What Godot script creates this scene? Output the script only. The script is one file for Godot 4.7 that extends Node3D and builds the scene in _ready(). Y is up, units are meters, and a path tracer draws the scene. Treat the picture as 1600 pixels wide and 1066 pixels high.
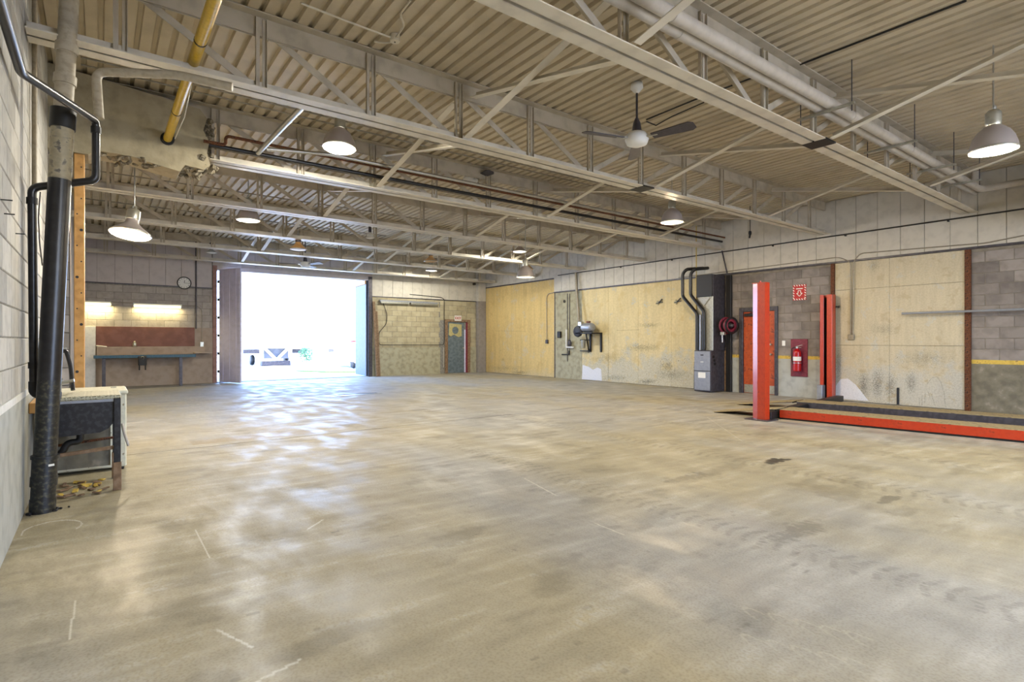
extends Node3D
# A disused vehicle workshop seen along its diagonal: x runs along the roof trusses (left wall to right wall), -z runs to the wall with the big door.

# ---------- photograph geometry (1600 x 1066) ----------
const FOC := 861.0
const EYE := 1.3
const YAW := 0.64296          # the camera looks this far to the right of -z
const XL := -0.457            # left wall
const XR := 12.95             # right wall
const ZF := -19.25            # wall with the big door
const ZB := 5.2               # wall behind the camera
const DECK := 4.385           # underside of the roof sheets
const CHORD := 3.66           # underside of the trusses
const TOPW := 3.0             # top of the masonry on the right wall

func ray(u: float, v: float) -> Vector3:
	var k := (u - 800.0) / FOC
	return Vector3(sin(YAW) + k * cos(YAW), (533.0 - v) / FOC, -(cos(YAW) - k * sin(YAW)))
func on_y(u: float, v: float, y := 0.0) -> Vector3:
	var r := ray(u, v)
	return Vector3(0, EYE, 0) + r * ((y - EYE) / r.y)
func on_x(u: float, v: float, x := XR) -> Vector3:
	var r := ray(u, v)
	return Vector3(0, EYE, 0) + r * (x / r.x)
func on_z(u: float, v: float, z := ZF) -> Vector3:
	var r := ray(u, v)
	return Vector3(0, EYE, 0) + r * (z / r.z)
func at_depth(u: float, v: float, d: float) -> Vector3:
	return Vector3(0, EYE, 0) + ray(u, v) * d

func _ready() -> void:
	rng.seed = 77
	# camera
	var cam := Camera3D.new()
	cam.name = "camera"
	add_child(cam)
	cam.position = Vector3(0, EYE, 0)
	cam.rotation.y = -YAW
	cam.fov = rad_to_deg(2.0 * atan(533.0 / FOC))
	cam.near = 0.05
	cam.far = 400.0
	cam.current = true
	# sky, sun, exposure
	var env := Environment.new()
	env.background_mode = Environment.BG_SKY
	var sky := Sky.new()
	var ps := ProceduralSkyMaterial.new()
	ps.sky_top_color = Color(0.50, 0.68, 0.97)
	ps.sky_horizon_color = Color(0.76, 0.85, 0.99)
	ps.ground_horizon_color = Color(0.75, 0.76, 0.78)
	ps.ground_bottom_color = Color(0.6, 0.6, 0.58)
	ps.sky_energy_multiplier = 1.0
	ps.sun_angle_max = 1.0
	sky.sky_material = ps
	env.sky = sky
	env.background_energy_multiplier = 15.0
	env.tonemap_mode = Environment.TONE_MAPPER_LINEAR
	env.tonemap_exposure = 1.0
	env.sdfgi_enabled = true
	env.ssao_enabled = true
	env.ssil_enabled = true
	var we := WorldEnvironment.new()
	we.name = "environment"
	we.environment = env
	add_child(we)
	var sun := DirectionalLight3D.new()
	sun.name = "sun_light"
	sun.light_color = Color(1.0, 0.96, 0.90)
	sun.light_energy = 9.0
	sun.light_angular_distance = 0.53
	sun.shadow_enabled = true
	add_child(sun)
	sun.rotation = Vector3(deg_to_rad(-54.0), deg_to_rad(28.0), 0)
	make_materials()
	build_setting()
	build_trusses()
	build_lamps()
	build_roof_services()
	build_left_side()
	build_far_things()
	build_right_things()
	build_lift()
	build_outside()

# ---------- mesh builder ----------
class MB:
	var st := SurfaceTool.new()
	var has_uv := false
	var uv_u := Vector4()      # texture coordinate u is uv_u.xyz . p + uv_u.w, likewise v
	var uv_v := Vector4()
	func _init() -> void:
		st.begin(Mesh.PRIMITIVE_TRIANGLES)
	func vert(p: Vector3, n: Vector3) -> void:
		st.set_normal(n)
		if has_uv:
			st.set_uv(Vector2(uv_u.x * p.x + uv_u.y * p.y + uv_u.z * p.z + uv_u.w, uv_v.x * p.x + uv_v.y * p.y + uv_v.z * p.z + uv_v.w))
		st.add_vertex(p)
	func tri3(a: Vector3, b: Vector3, c: Vector3, na: Vector3, nb: Vector3, nc: Vector3) -> void:
		vert(a, na)
		if (c - a).cross(b - a).dot(na + nb + nc) < 0.0:
			vert(c, nc); vert(b, nb)
		else:
			vert(b, nb); vert(c, nc)
	func tri(a: Vector3, b: Vector3, c: Vector3, n: Vector3) -> void:
		tri3(a, b, c, n, n, n)
	func quad(a: Vector3, b: Vector3, c: Vector3, d: Vector3, n: Vector3) -> void:
		tri(a, b, c, n); tri(a, c, d, n)
	func mapped(u: Vector4, v: Vector4) -> MB:
		has_uv = true
		uv_u = u
		uv_v = v
		return self
	func corner(sg: Vector3, ax: int, h: Vector3, b: float, c: Vector3, basis: Basis) -> Vector3:
		var q := Vector3(sg.x * (h.x - b), sg.y * (h.y - b), sg.z * (h.z - b))
		q[ax] = sg[ax] * h[ax]
		return c + basis * q
	func box(c: Vector3, s: Vector3, bev := 0.0, basis := Basis()) -> MB:
		var h := s * 0.5
		var b := minf(bev, minf(h.x, minf(h.y, h.z)) * 0.9)
		for ax in 3:
			var a1 := (ax + 1) % 3
			var a2 := (ax + 2) % 3
			for sg in [-1.0, 1.0]:
				var n := Vector3.ZERO
				n[ax] = sg
				var q := []
				for w in [[-1.0, -1.0], [1.0, -1.0], [1.0, 1.0], [-1.0, 1.0]]:
					var k := Vector3.ZERO
					k[ax] = sg; k[a1] = w[0]; k[a2] = w[1]
					q.append(corner(k, ax, h, b, c, basis))
				quad(q[0], q[1], q[2], q[3], basis * n)
			if b > 0.0:
				for s1 in [-1.0, 1.0]:
					for s2 in [-1.0, 1.0]:
						var k0 := Vector3.ZERO
						k0[ax] = -1.0; k0[a1] = s1; k0[a2] = s2
						var k1 := k0
						k1[ax] = 1.0
						var n2 := Vector3.ZERO
						n2[a1] = s1; n2[a2] = s2
						quad(corner(k0, a1, h, b, c, basis), corner(k1, a1, h, b, c, basis), corner(k1, a2, h, b, c, basis), corner(k0, a2, h, b, c, basis), basis * n2.normalized())
		if b > 0.0:
			for i in 8:
				var k := Vector3(-1.0 if i & 1 else 1.0, -1.0 if i & 2 else 1.0, -1.0 if i & 4 else 1.0)
				tri(corner(k, 0, h, b, c, basis), corner(k, 1, h, b, c, basis), corner(k, 2, h, b, c, basis), basis * k.normalized())
		return self
	func span(a: Vector3, b: Vector3, bev := 0.0) -> MB:      # box between two corners
		return box((a + b) * 0.5, (b - a).abs(), bev)
	func bar(a: Vector3, b: Vector3, w: float, t: float, up := Vector3.UP, bev := 0.0) -> MB:   # w across, t along up
		var z := (b - a).normalized()
		var x := up.cross(z)
		if x.length() < 0.01:
			x = Vector3.RIGHT
		x = x.normalized()
		return box((a + b) * 0.5, Vector3(w, t, (b - a).length()), bev, Basis(x, z.cross(x).normalized(), z))
	func tube(pts: Array, r: float, n := 10, caps := true) -> MB:
		var rad := []
		for i in pts.size():
			rad.append(r)
		return hose(pts, rad, n, caps)
	func hose(pts: Array, rad: Array, n := 10, caps := true) -> MB:
		var rings := []
		var dirs := []
		var t0: Vector3 = (pts[1] - pts[0]).normalized()
		var x := t0.cross(Vector3.UP)
		if x.length() < 0.05:
			x = t0.cross(Vector3.RIGHT)
		x = x.normalized()
		for i in pts.size():
			var ta: Vector3 = (pts[i] - pts[maxi(i - 1, 0)]).normalized()
			var tb: Vector3 = (pts[mini(i + 1, pts.size() - 1)] - pts[i]).normalized()
			var t := (ta + tb).normalized()
			x = (x - t * x.dot(t)).normalized()
			var y := t.cross(x)
			var stretch := 1.0 / maxf(0.5, sqrt(maxf(0.0, (1.0 + ta.dot(tb)) * 0.5))) if i > 0 and i < pts.size() - 1 else 1.0
			var ring := []
			var nr := []
			for k in n:
				var a := TAU * k / n
				var d := x * cos(a) + y * sin(a)
				ring.append(pts[i] + d * rad[i] * lerpf(1.0, stretch, 0.6))
				nr.append(d)
			rings.append(ring); dirs.append(nr)
		for i in pts.size() - 1:
			for k in n:
				var j := (k + 1) % n
				tri3(rings[i][k], rings[i][j], rings[i + 1][j], dirs[i][k], dirs[i][j], dirs[i + 1][j])
				tri3(rings[i][k], rings[i + 1][j], rings[i + 1][k], dirs[i][k], dirs[i + 1][j], dirs[i + 1][k])
		if caps:
			var e := pts.size() - 1
			var n0: Vector3 = (pts[0] - pts[1]).normalized()
			var n1: Vector3 = (pts[e] - pts[e - 1]).normalized()
			for k in range(1, n - 1):
				tri(rings[0][0], rings[0][k], rings[0][k + 1], n0)
				tri(rings[e][0], rings[e][k], rings[e][k + 1], n1)
		return self
	func lathe(prof: Array, n := 24, xf := Transform3D()) -> MB:      # (radius, height) pairs, smooth along the profile
		var nrm := []
		for i in prof.size():
			var a: Vector2 = prof[maxi(i - 1, 0)]
			var b: Vector2 = prof[mini(i + 1, prof.size() - 1)]
			var d := (b - a).normalized()
			nrm.append(Vector2(d.y, -d.x))
		for i in prof.size() - 1:
			for k in n:
				var a0 := TAU * k / n
				var a1 := TAU * (k + 1) / n
				var q := []
				var m := []
				for w in [[i, a0], [i, a1], [i + 1, a1], [i + 1, a0]]:
					var p: Vector2 = prof[w[0]]
					var nn: Vector2 = nrm[w[0]]
					q.append(xf * Vector3(p.x * cos(w[1]), p.y, p.x * sin(w[1])))
					m.append((xf.basis * Vector3(nn.x * cos(w[1]), nn.y, nn.x * sin(w[1]))).normalized())
				if prof[i].x > 1e-5:
					tri3(q[0], q[1], q[2], m[0], m[1], m[2])
				if prof[i + 1].x > 1e-5:
					tri3(q[0], q[2], q[3], m[0], m[2], m[3])
		return self
	func cyl(a: Vector3, b: Vector3, r: float, n := 16) -> MB:
		return tube([a, b], r, n)
	func prism(poly: PackedVector2Array, depth: float, xf := Transform3D()) -> MB:     # polygon in xy, thickness along z
		var ids := Geometry2D.triangulate_polygon(poly)
		for s in [0.0, 1.0]:
			for i in range(0, ids.size(), 3):
				var q := []
				for k in 3:
					var p := poly[ids[i + k]]
					q.append(xf * Vector3(p.x, p.y, s * depth))
				tri(q[0], q[1], q[2], xf.basis * Vector3(0, 0, 1.0 if s > 0 else -1.0))
		var cw := Geometry2D.is_polygon_clockwise(poly)
		for i in poly.size():
			var a := poly[i]
			var b := poly[(i + 1) % poly.size()]
			var d := (b - a).normalized()
			var n := Vector3(d.y, -d.x, 0) * (-1.0 if cw else 1.0)
			quad(xf * Vector3(a.x, a.y, 0), xf * Vector3(b.x, b.y, 0), xf * Vector3(b.x, b.y, depth), xf * Vector3(a.x, a.y, depth), xf.basis * n)
		return self
	func mesh() -> ArrayMesh:
		return st.commit()

static func bend(pts: Array, r: float, steps := 5) -> Array:      # rounds the corners of a path
	var out := [pts[0]]
	for i in range(1, pts.size() - 1):
		var p: Vector3 = pts[i]
		var a: Vector3 = pts[i - 1] - p
		var b: Vector3 = pts[i + 1] - p
		var k := minf(r, minf(a.length(), b.length()) * 0.45)
		var p0 := p + a.normalized() * k
		var p1 := p + b.normalized() * k
		for s in steps + 1:
			var t := float(s) / steps
			out.append(p0.lerp(p, t).lerp(p.lerp(p1, t), t))
	out.append(pts[-1])
	return out

# ---------- nodes ----------
var used := {}
func numbered(called: String) -> String:
	used[called] = used.get(called, -1) + 1
	return called if used[called] == 0 else "%s_%03d" % [called, used[called]]
func tag(o: Node3D, label: String, category: String, group := "") -> Node3D:
	o.set_meta("label", label); o.set_meta("category", category)
	if group:
		o.set_meta("group", group)
	return o
func thing(called: String, label: String, category: String, at := Vector3.ZERO, group := "", turn := 0.0) -> Node3D:
	var o := Node3D.new()
	o.name = numbered(called)
	add_child(o)
	o.position = at
	o.rotation.y = turn
	return tag(o, label, category, group)
func put(called: String, mesh: Mesh, m: Material, parent: Node = self, at := Vector3.ZERO) -> MeshInstance3D:
	var o := MeshInstance3D.new()
	o.mesh = mesh
	o.material_override = m
	o.name = numbered(called) if parent == self else called
	parent.add_child(o, true)
	o.position = at
	return o
func obj(called: String, mb: MB, m: Material, parent: Node = self) -> MeshInstance3D:
	return put(called, mb.mesh(), m, parent)
func struct(called: String) -> Node3D:
	var o := Node3D.new()
	o.name = numbered(called)
	add_child(o)
	o.set_meta("kind", "structure")
	return o
func copy(o: Node3D, at: Vector3, label := "", group := "") -> Node3D:
	var c: Node3D = o.duplicate()
	c.name = numbered(String(o.name).rstrip("0123456789").trim_suffix("_") if String(o.name).right(3).is_valid_int() else String(o.name))
	add_child(c)
	c.position = at
	if label:
		c.set_meta("label", label)
	if group:
		c.set_meta("group", group)
	return c

# ---------- materials ----------
var M := {}
var bumps := {}
var rng := RandomNumberGenerator.new()
func noise_tex(sd: int, freq: float, stops: Array, size := 512, oct := 5, kind := FastNoiseLite.TYPE_SIMPLEX_SMOOTH) -> NoiseTexture2D:
	var n := FastNoiseLite.new()
	n.seed = sd
	n.noise_type = kind
	n.frequency = freq
	n.fractal_octaves = oct
	n.fractal_gain = 0.5
	var g := Gradient.new()
	var offs := PackedFloat32Array()
	var cols := PackedColorArray()
	for s in stops:
		offs.append(s[0]); cols.append(s[1])
	g.offsets = offs
	g.colors = cols
	var t := NoiseTexture2D.new()
	t.width = size
	t.height = size
	t.seamless = true
	t.generate_mipmaps = false
	t.color_ramp = g
	t.noise = n
	return t
func plain(c: Color, rough := 0.7, metal := 0.0) -> StandardMaterial3D:
	var m := StandardMaterial3D.new()
	m.albedo_color = c
	m.roughness = rough
	m.metallic = metal
	return m
func mottled(c: Color, amount: float, sd: int, scale := 1.0, rough := 0.8, metal := 0.0, dirt := Color(0, 0, 0, 0), dirt_at := 0.7) -> StandardMaterial3D:
	var m := plain(Color.WHITE, rough, metal)
	var lo := c.darkened(amount * 0.8)
	var hi := c.lightened(amount * 0.4)
	var stops := [[0.2, lo], [0.5, c], [minf(dirt_at - 0.03, 0.8), hi]]
	if dirt.a > 0.0:
		stops.append([dirt_at, hi.lerp(dirt, 0.35)])
		stops.append([minf(dirt_at + 0.1, 1.0), Color(dirt, 1.0)])
	m.albedo_texture = noise_tex(sd, 0.012, stops)
	m.uv1_triplanar = true
	m.uv1_world_triplanar = true
	m.uv1_scale = Vector3.ONE * scale
	m.heightmap_enabled = false
	return m
func relief(m: StandardMaterial3D, sd: int, cm: float, freq := 0.05) -> StandardMaterial3D:
	m.heightmap_enabled = true
	m.heightmap_scale = cm
	if not bumps.has(freq):
		bumps[freq] = noise_tex(sd, freq, [[0.0, Color.BLACK], [1.0, Color.WHITE]], 256, 4)
	m.heightmap_texture = bumps[freq]
	return m
func tints(m: StandardMaterial3D) -> Array:      # four tones of one masonry
	var out := []
	for k in [1.0, 0.95, 0.9, 0.84]:
		var c: StandardMaterial3D = m.duplicate()
		c.albedo_color = Color(k, k, k)
		out.append(c)
	return out
func glow(c: Color, e: float) -> StandardMaterial3D:
	var m := plain(Color(0.9, 0.9, 0.88), 0.4)
	m.emission_enabled = true
	m.emission = c
	m.emission_energy_multiplier = e
	return m

func make_materials() -> void:
	M.steel = mottled(Color(0.70, 0.66, 0.58), 0.10, 11, 0.5, 0.55)
	M.chord = mottled(Color(0.80, 0.77, 0.70), 0.08, 12, 0.5, 0.42)
	M.deck = mottled(Color(0.74, 0.69, 0.59), 0.08, 13, 0.35, 0.5)
	M.block = tints(relief(mottled(Color(0.55, 0.52, 0.50), 0.12, 20, 0.5, 0.9), 21, 0.3))
	M.pale_block = tints(relief(mottled(Color(0.74, 0.73, 0.70), 0.08, 30, 0.9, 0.8), 31, 0.25))
	M.tan_block = tints(relief(mottled(Color(0.70, 0.66, 0.54), 0.08, 40, 0.5, 0.85), 41, 0.25))
	M.mauve_block = tints(relief(mottled(Color(0.67, 0.64, 0.61), 0.07, 45, 0.9, 0.85), 41, 0.25))
	M.mortar = mottled(Color(0.50, 0.47, 0.42), 0.10, 50, 1.0, 0.95)
	M.pale_mortar = mottled(Color(0.52, 0.51, 0.48), 0.12, 51, 2.0, 0.95)
	M.plaster = relief(mottled(Color(0.66, 0.67, 0.65), 0.10, 52, 0.6, 0.8), 53, 0.2)
	M.siding = mottled(Color(0.76, 0.74, 0.69), 0.06, 54, 0.6, 0.6)
	M.siding_pink = mottled(Color(0.74, 0.71, 0.70), 0.05, 55, 0.6, 0.65)
	M.stucco = relief(mottled(Color(0.60, 0.56, 0.46), 0.10, 56, 0.7, 0.9), 57, 0.8, 0.03)
	M.rubble = relief(mottled(Color(0.50, 0.46, 0.38), 0.28, 58, 3.0, 0.95), 59, 2.0, 0.04)
	M.white_paint = mottled(Color(0.86, 0.86, 0.84), 0.05, 60, 1.2, 0.6)
	M.yellow_paint = mottled(Color(0.80, 0.68, 0.30), 0.12, 61, 1.5, 0.7, 0.0, Color(0.55, 0.45, 0.25), 0.7)
	M.pine = mottled(Color(0.72, 0.54, 0.30), 0.12, 62, 1.2, 0.65)
	M.old_wood = mottled(Color(0.50, 0.40, 0.30), 0.2, 63, 1.5, 0.8)
	M.brown_board = mottled(Color(0.45, 0.28, 0.23), 0.10, 64, 0.5, 0.6)
	M.tan_board = mottled(Color(0.64, 0.58, 0.52), 0.08, 65, 0.6, 0.75)
	M.black_pipe = mottled(Color(0.085, 0.085, 0.10), 0.10, 66, 2.0, 0.32)
	M.dusty_pipe = mottled(Color(0.10, 0.105, 0.105), 0.2, 67, 4.0, 0.42, 0.0, Color(0.30, 0.285, 0.21), 0.70)
	M.sprayed_pipe = mottled(Color(0.60, 0.56, 0.46), 0.12, 68, 2.0, 0.5, 0.0, Color(0.30, 0.29, 0.28), 0.70)
	M.cream_pipe = mottled(Color(0.64, 0.60, 0.52), 0.12, 69, 3.0, 0.5)
	M.yellow_pipe = mottled(Color(0.80, 0.66, 0.12), 0.10, 70, 3.0, 0.28)
	M.zinc = mottled(Color(0.72, 0.72, 0.70), 0.08, 71, 3.0, 0.32, 0.85)
	M.conduit = mottled(Color(0.55, 0.52, 0.46), 0.10, 72, 3.0, 0.45, 0.3)
	M.dark = plain(Color(0.10, 0.095, 0.10), 0.5)
	M.black = plain(Color(0.045, 0.045, 0.05), 0.55)
	M.rust = relief(mottled(Color(0.42, 0.24, 0.13), 0.35, 73, 4.0, 0.9, 0.0, Color(0.20, 0.13, 0.10), 0.62), 74, 0.6)
	M.orange = mottled(Color(0.70, 0.19, 0.045), 0.08, 75, 2.0, 0.30, 0.0, Color(0.32, 0.10, 0.06), 0.86)
	M.orange.clearcoat_enabled = true
	M.orange.clearcoat = 0.6
	M.orange.clearcoat_roughness = 0.12
	M.orange_door = mottled(Color(0.70, 0.29, 0.12), 0.14, 76, 0.9, 0.45, 0.0, Color(0.48, 0.20, 0.12), 0.7)
	M.runway = mottled(Color(0.60, 0.54, 0.40), 0.12, 77, 1.5, 0.8, 0.0, Color(0.35, 0.30, 0.24), 0.72)
	M.grey_metal = mottled(Color(0.58, 0.60, 0.64), 0.05, 78, 1.5, 0.35, 0.4)
	M.dark_metal = mottled(Color(0.27, 0.26, 0.29), 0.12, 79, 1.5, 0.4, 0.3)
	M.galv = mottled(Color(0.70, 0.70, 0.66), 0.10, 80, 2.0, 0.35, 0.75)
	M.red = plain(Color(0.66, 0.06, 0.09), 0.25)
	M.maroon = mottled(Color(0.45, 0.12, 0.20), 0.12, 81, 2.0, 0.5)
	M.sign_red = plain(Color(0.68, 0.09, 0.10), 0.5)
	M.white = plain(Color(0.88, 0.88, 0.86), 0.5)
	M.enamel = mottled(Color(0.84, 0.84, 0.77), 0.05, 82, 2.0, 0.3, 0.0, Color(0.50, 0.47, 0.36), 0.80)
	M.grimy_top = mottled(Color(0.72, 0.71, 0.62), 0.18, 83, 6.0, 0.6, 0.0, Color(0.30, 0.28, 0.20), 0.62)
	M.sink = mottled(Color(0.10, 0.10, 0.12), 0.2, 84, 3.0, 0.35)
	M.blue_paint = mottled(Color(0.16, 0.34, 0.43), 0.12, 85, 2.0, 0.5, 0.0, Color(0.15, 0.17, 0.2), 0.75)
	M.steel_door = mottled(Color(0.40, 0.46, 0.50), 0.14, 86, 1.0, 0.35, 0.2)
	M.cream_flake = mottled(Color(0.70, 0.66, 0.46), 0.12, 87, 2.0, 0.8)
	M.door_leaf = mottled(Color(0.80, 0.79, 0.89), 0.06, 88, 0.8, 0.55)  # pale lavender cast of the haze over the leaf is put into this colour
	M.red_jamb = mottled(Color(0.58, 0.44, 0.40), 0.10, 101, 0.8, 0.7)
	M.outer_leaf = mottled(Color(0.36, 0.38, 0.43), 0.05, 100, 0.8, 0.6)
	M.fan_blade = mottled(Color(0.25, 0.23, 0.25), 0.1, 89, 2.0, 0.5)
	M.grey_plaster = relief(mottled(Color(0.64, 0.62, 0.52), 0.13, 90, 0.7, 0.85), 91, 0.3)
	M.shade_amber = mottled(Color(0.72, 0.55, 0.33), 0.08, 92, 3.0, 0.4)
	M.shade_grey = plain(Color(0.62, 0.59, 0.58), 0.4, 0.2)
	M.flake_white = relief(mottled(Color(0.86, 0.87, 0.90), 0.06, 93, 4.0, 0.8), 94, 0.5)
	M.leaf = mottled(Color(0.25, 0.42, 0.30), 0.3, 95, 3.0, 0.8)
	M.grass = mottled(Color(0.33, 0.45, 0.22), 0.25, 96, 3.0, 0.9)
	M.yard = mottled(Color(0.80, 0.78, 0.74), 0.06, 97, 0.5, 0.9)
	M.prism = plain(Color(0.92, 0.92, 0.90, 0.30), 0.3)
	M.prism.transparency = BaseMaterial3D.TRANSPARENCY_ALPHA
	M.glass = plain(Color(0.9, 0.92, 0.92, 0.12), 0.05)
	M.glass.transparency = BaseMaterial3D.TRANSPARENCY_ALPHA
	M.old_render = relief(mottled(Color(0.46, 0.44, 0.38), 0.14, 98, 0.7, 0.85, 0.0, Color(0.56, 0.53, 0.47), 0.80), 21, 0.3)
	M.white_flue = mottled(Color(0.74, 0.71, 0.66), 0.06, 99, 1.5, 0.4)

# ---------- painted surfaces ----------
func noise_bytes(w: int, h: int, sd: int, freq: float, oct := 5, sx := 1, sy := 1) -> PackedByteArray:      # sx, sy: stretched that many times
	var n := FastNoiseLite.new()
	n.seed = sd
	n.noise_type = FastNoiseLite.TYPE_SIMPLEX_SMOOTH
	n.frequency = freq
	n.fractal_octaves = oct
	n.fractal_gain = 0.58
	var im := n.get_image(w / sx, h / sy, false, false, true)
	if sx > 1 or sy > 1:
		im.resize(w, h, Image.INTERPOLATE_CUBIC)
	im.convert(Image.FORMAT_L8)
	return im.get_data()

const FW := 1800
const FH := 1800
func floor_material() -> StandardMaterial3D:
	var a := noise_bytes(FW, FH, 301, 0.0016, 4)
	var b := noise_bytes(FW, FH, 302, 0.06, 6, 8, 1)
	var c := noise_bytes(FW, FH, 303, 0.16, 4)
	var e := noise_bytes(FW, FH, 304, 0.018, 6, 3, 1)
	var d := PackedByteArray()
	d.resize(FW * FH * 3)
	var lx := (XR - XL) / FW
	var lz := (ZB - ZF) / FH
	var k := 0
	var o := 0
	for j in FH:
		var z := ZF + (j + 0.5) * lz
		for i in FW:
			var t := a[k] / 255.0
			var s := b[k] / 255.0
			var f := c[k] / 255.0
			var g := e[k] / 255.0
			t = clampf((t - 0.35) * 3.0, 0.0, 1.0)
			var m := (0.905 + 0.165 * s) * (0.975 + 0.05 * f)
			if g > 0.64:
				m *= 1.0 - minf(0.10, (g - 0.64) * 0.8)
			if f > 0.88:
				m *= 0.92
			var lift := 0.0
			if s > 0.62 and f < 0.55:
				lift = minf(0.4, (s - 0.62) * 1.6)
			var r := (0.635 + 0.015 * t) * m
			var gg := (0.628 - 0.014 * t) * m
			var bb := (0.605 - 0.090 * t) * m
			d[o] = int(255.0 * minf(1.0, r + (0.76 - r) * lift))
			d[o + 1] = int(255.0 * minf(1.0, gg + (0.755 - gg) * lift))
			d[o + 2] = int(255.0 * minf(1.0, bb + (0.74 - bb) * lift))
			k += 1
			o += 3
	var im := Image.create_from_data(FW, FH, false, Image.FORMAT_RGB8, d)
	# tyre tracks that run towards the door wall
	for tr in [[5.65, -9.0, 2.5, 0.17, 0.87], [3.55, -6.0, 2.0, 0.14, 0.91], [7.3, -12.0, -1.0, 0.15, 0.92], [9.2, -17.0, -6.0, 0.16, 0.92]]:
		var z: float = tr[1]
		while z < tr[2]:
			for q in range(-9, 10):
				var off: float = tr[3] * q / 9.0
				if absf(q) < 1 or rng.randf() < 0.12:
					continue
				shade(im, tr[0] + off + 0.05 * sin(z * 0.7), z + absf(off) * 0.35, 2, 3, tr[4])
			z += 0.11
	# oil and water marks
	for bl in [[on_y(1210, 720), 0.24, 0.09, 0.42], [on_y(1075, 745), 0.4, 0.10, 0.86], [on_y(1240, 830), 0.5, 0.10, 0.88], [on_y(1385, 780), 0.2, 0.05, 0.82], [on_y(900, 600), 1.4, 0.12, 0.84], [on_y(700, 640), 0.6, 0.12, 0.92], [on_y(560, 660), 0.5, 0.15, 0.93]]:
		var ce: Vector3 = bl[0]
		for q in 260:
			var an := rng.randf() * TAU
			var ra := sqrt(rng.randf()) * (0.75 + 0.25 * sin(an * 3.0 + ce.x) + 0.15 * sin(an * 7.0 + ce.z))
			shade(im, ce.x + cos(an) * ra * bl[1], ce.z + sin(an) * ra * bl[2], 4, 3, lerpf(1.0, bl[3], 0.35), bl[3])
	# brown patches of clay trodden in
	for q in 420:
		var p := Vector2(rng.randf_range(XL, 9.0), rng.randf_range(-9.0, 0.5))
		var w := rng.randi_range(2, 9)
		shade(im, p.x, p.y, w, rng.randi_range(1, 2), rng.randf_range(0.86, 0.95))
	# pale prints of a lugged tyre
	for q in 10:
		var pp := on_y(1190 + 42 * (q % 5), 965 + 45 * (q / 5) + 10 * (q % 5))
		for w in 60:
			var an := PI * w / 59.0
			var e2 := pp + Vector3(cos(an) * 0.035 + 0.02 * sin(an), 0, -sin(an) * 0.10)
			im.set_pixel(px_x(e2.x), px_z(e2.z), im.get_pixel(px_x(e2.x), px_z(e2.z)).lerp(Color(0.74, 0.72, 0.66), 0.22))
	# scratches and the chalk ring by the drain pipe
	for l in [[340, 985, 395, 1012], [400, 1066, 470, 1031], [305, 828, 328, 872], [1105, 652, 1160, 690], [820, 748, 870, 775], [930, 818, 975, 836], [480, 828, 505, 812], [108, 1000, 118, 940]]:
		var p0 := on_y(l[0], l[1])
		var p1 := on_y(l[2], l[3])
		for q in 200:
			var p := p0.lerp(p1, q / 199.0)
			dot(im, p, Color(0.80, 0.79, 0.74))
	for q in 160:
		var an := lerpf(-0.6, 3.4, q / 159.0)
		dot(im, on_y(82, 826) + Vector3(cos(an) * 0.16, 0, -sin(an) * 0.19), Color(0.80, 0.79, 0.75))
	# the lighter repair patch along the joint
	var pa := on_y(400, 684)
	for i in range(px_x(pa.x - 0.75), px_x(pa.x + 0.75)):
		for j in range(px_z(pa.z - 0.22), px_z(pa.z + 0.12)):
			im.set_pixel(i, j, im.get_pixel(i, j).lerp(Color(0.60, 0.55, 0.45), 0.7))
	var m := plain(Color.WHITE, 1.0)
	m.albedo_texture = ImageTexture.create_from_image(im)
	m.roughness_texture = noise_tex(310, 0.028, [[0.25, Color(0.43, 0.43, 0.43)], [0.45, Color(0.55, 0.55, 0.55)], [0.6, Color(0.64, 0.64, 0.64)], [0.8, Color(0.74, 0.74, 0.74)]], 1024, 8)
	m.metallic_specular = 0.45
	m.detail_enabled = true
	m.detail_blend_mode = BaseMaterial3D.BLEND_MODE_MUL
	m.detail_uv_layer = BaseMaterial3D.DETAIL_UV_2
	m.detail_albedo = noise_tex(311, 0.10, [[0.15, Color(0.90, 0.89, 0.875)], [0.5, Color(0.98, 0.98, 0.98)], [0.85, Color(1, 1, 1)]], 1024, 6)
	m.uv2_triplanar = true
	m.uv2_world_triplanar = true
	m.uv2_scale = Vector3.ONE * 0.55
	m.heightmap_enabled = true
	m.heightmap_scale = 0.35
	m.heightmap_texture = noise_tex(312, 0.11, [[0.0, Color.BLACK], [1.0, Color.WHITE]], 1024, 5)
	return m
func px_x(x: float) -> int:
	return clampi(int((x - XL) / (XR - XL) * FW), 0, FW - 1)
func px_z(z: float) -> int:
	return clampi(int((z - ZF) / (ZB - ZF) * FH), 0, FH - 1)
func shade(im: Image, x: float, z: float, w: int, h: int, k: float, least := 0.0) -> void:
	var i0 := px_x(x)
	var j0 := px_z(z)
	for i in range(i0, mini(i0 + w, FW)):
		for j in range(j0, mini(j0 + h, FH)):
			var c := im.get_pixel(i, j)
			var q := maxf(k, least * 0.6 / maxf(c.r, 0.05)) if least > 0.0 else k
			im.set_pixel(i, j, Color(c.r * minf(q, 1.0), c.g * minf(q, 1.0), c.b * minf(q, 1.0)))
func dot(im: Image, p: Vector3, c: Color) -> void:
	im.set_pixel(px_x(p.x), px_z(p.z), c)

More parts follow.
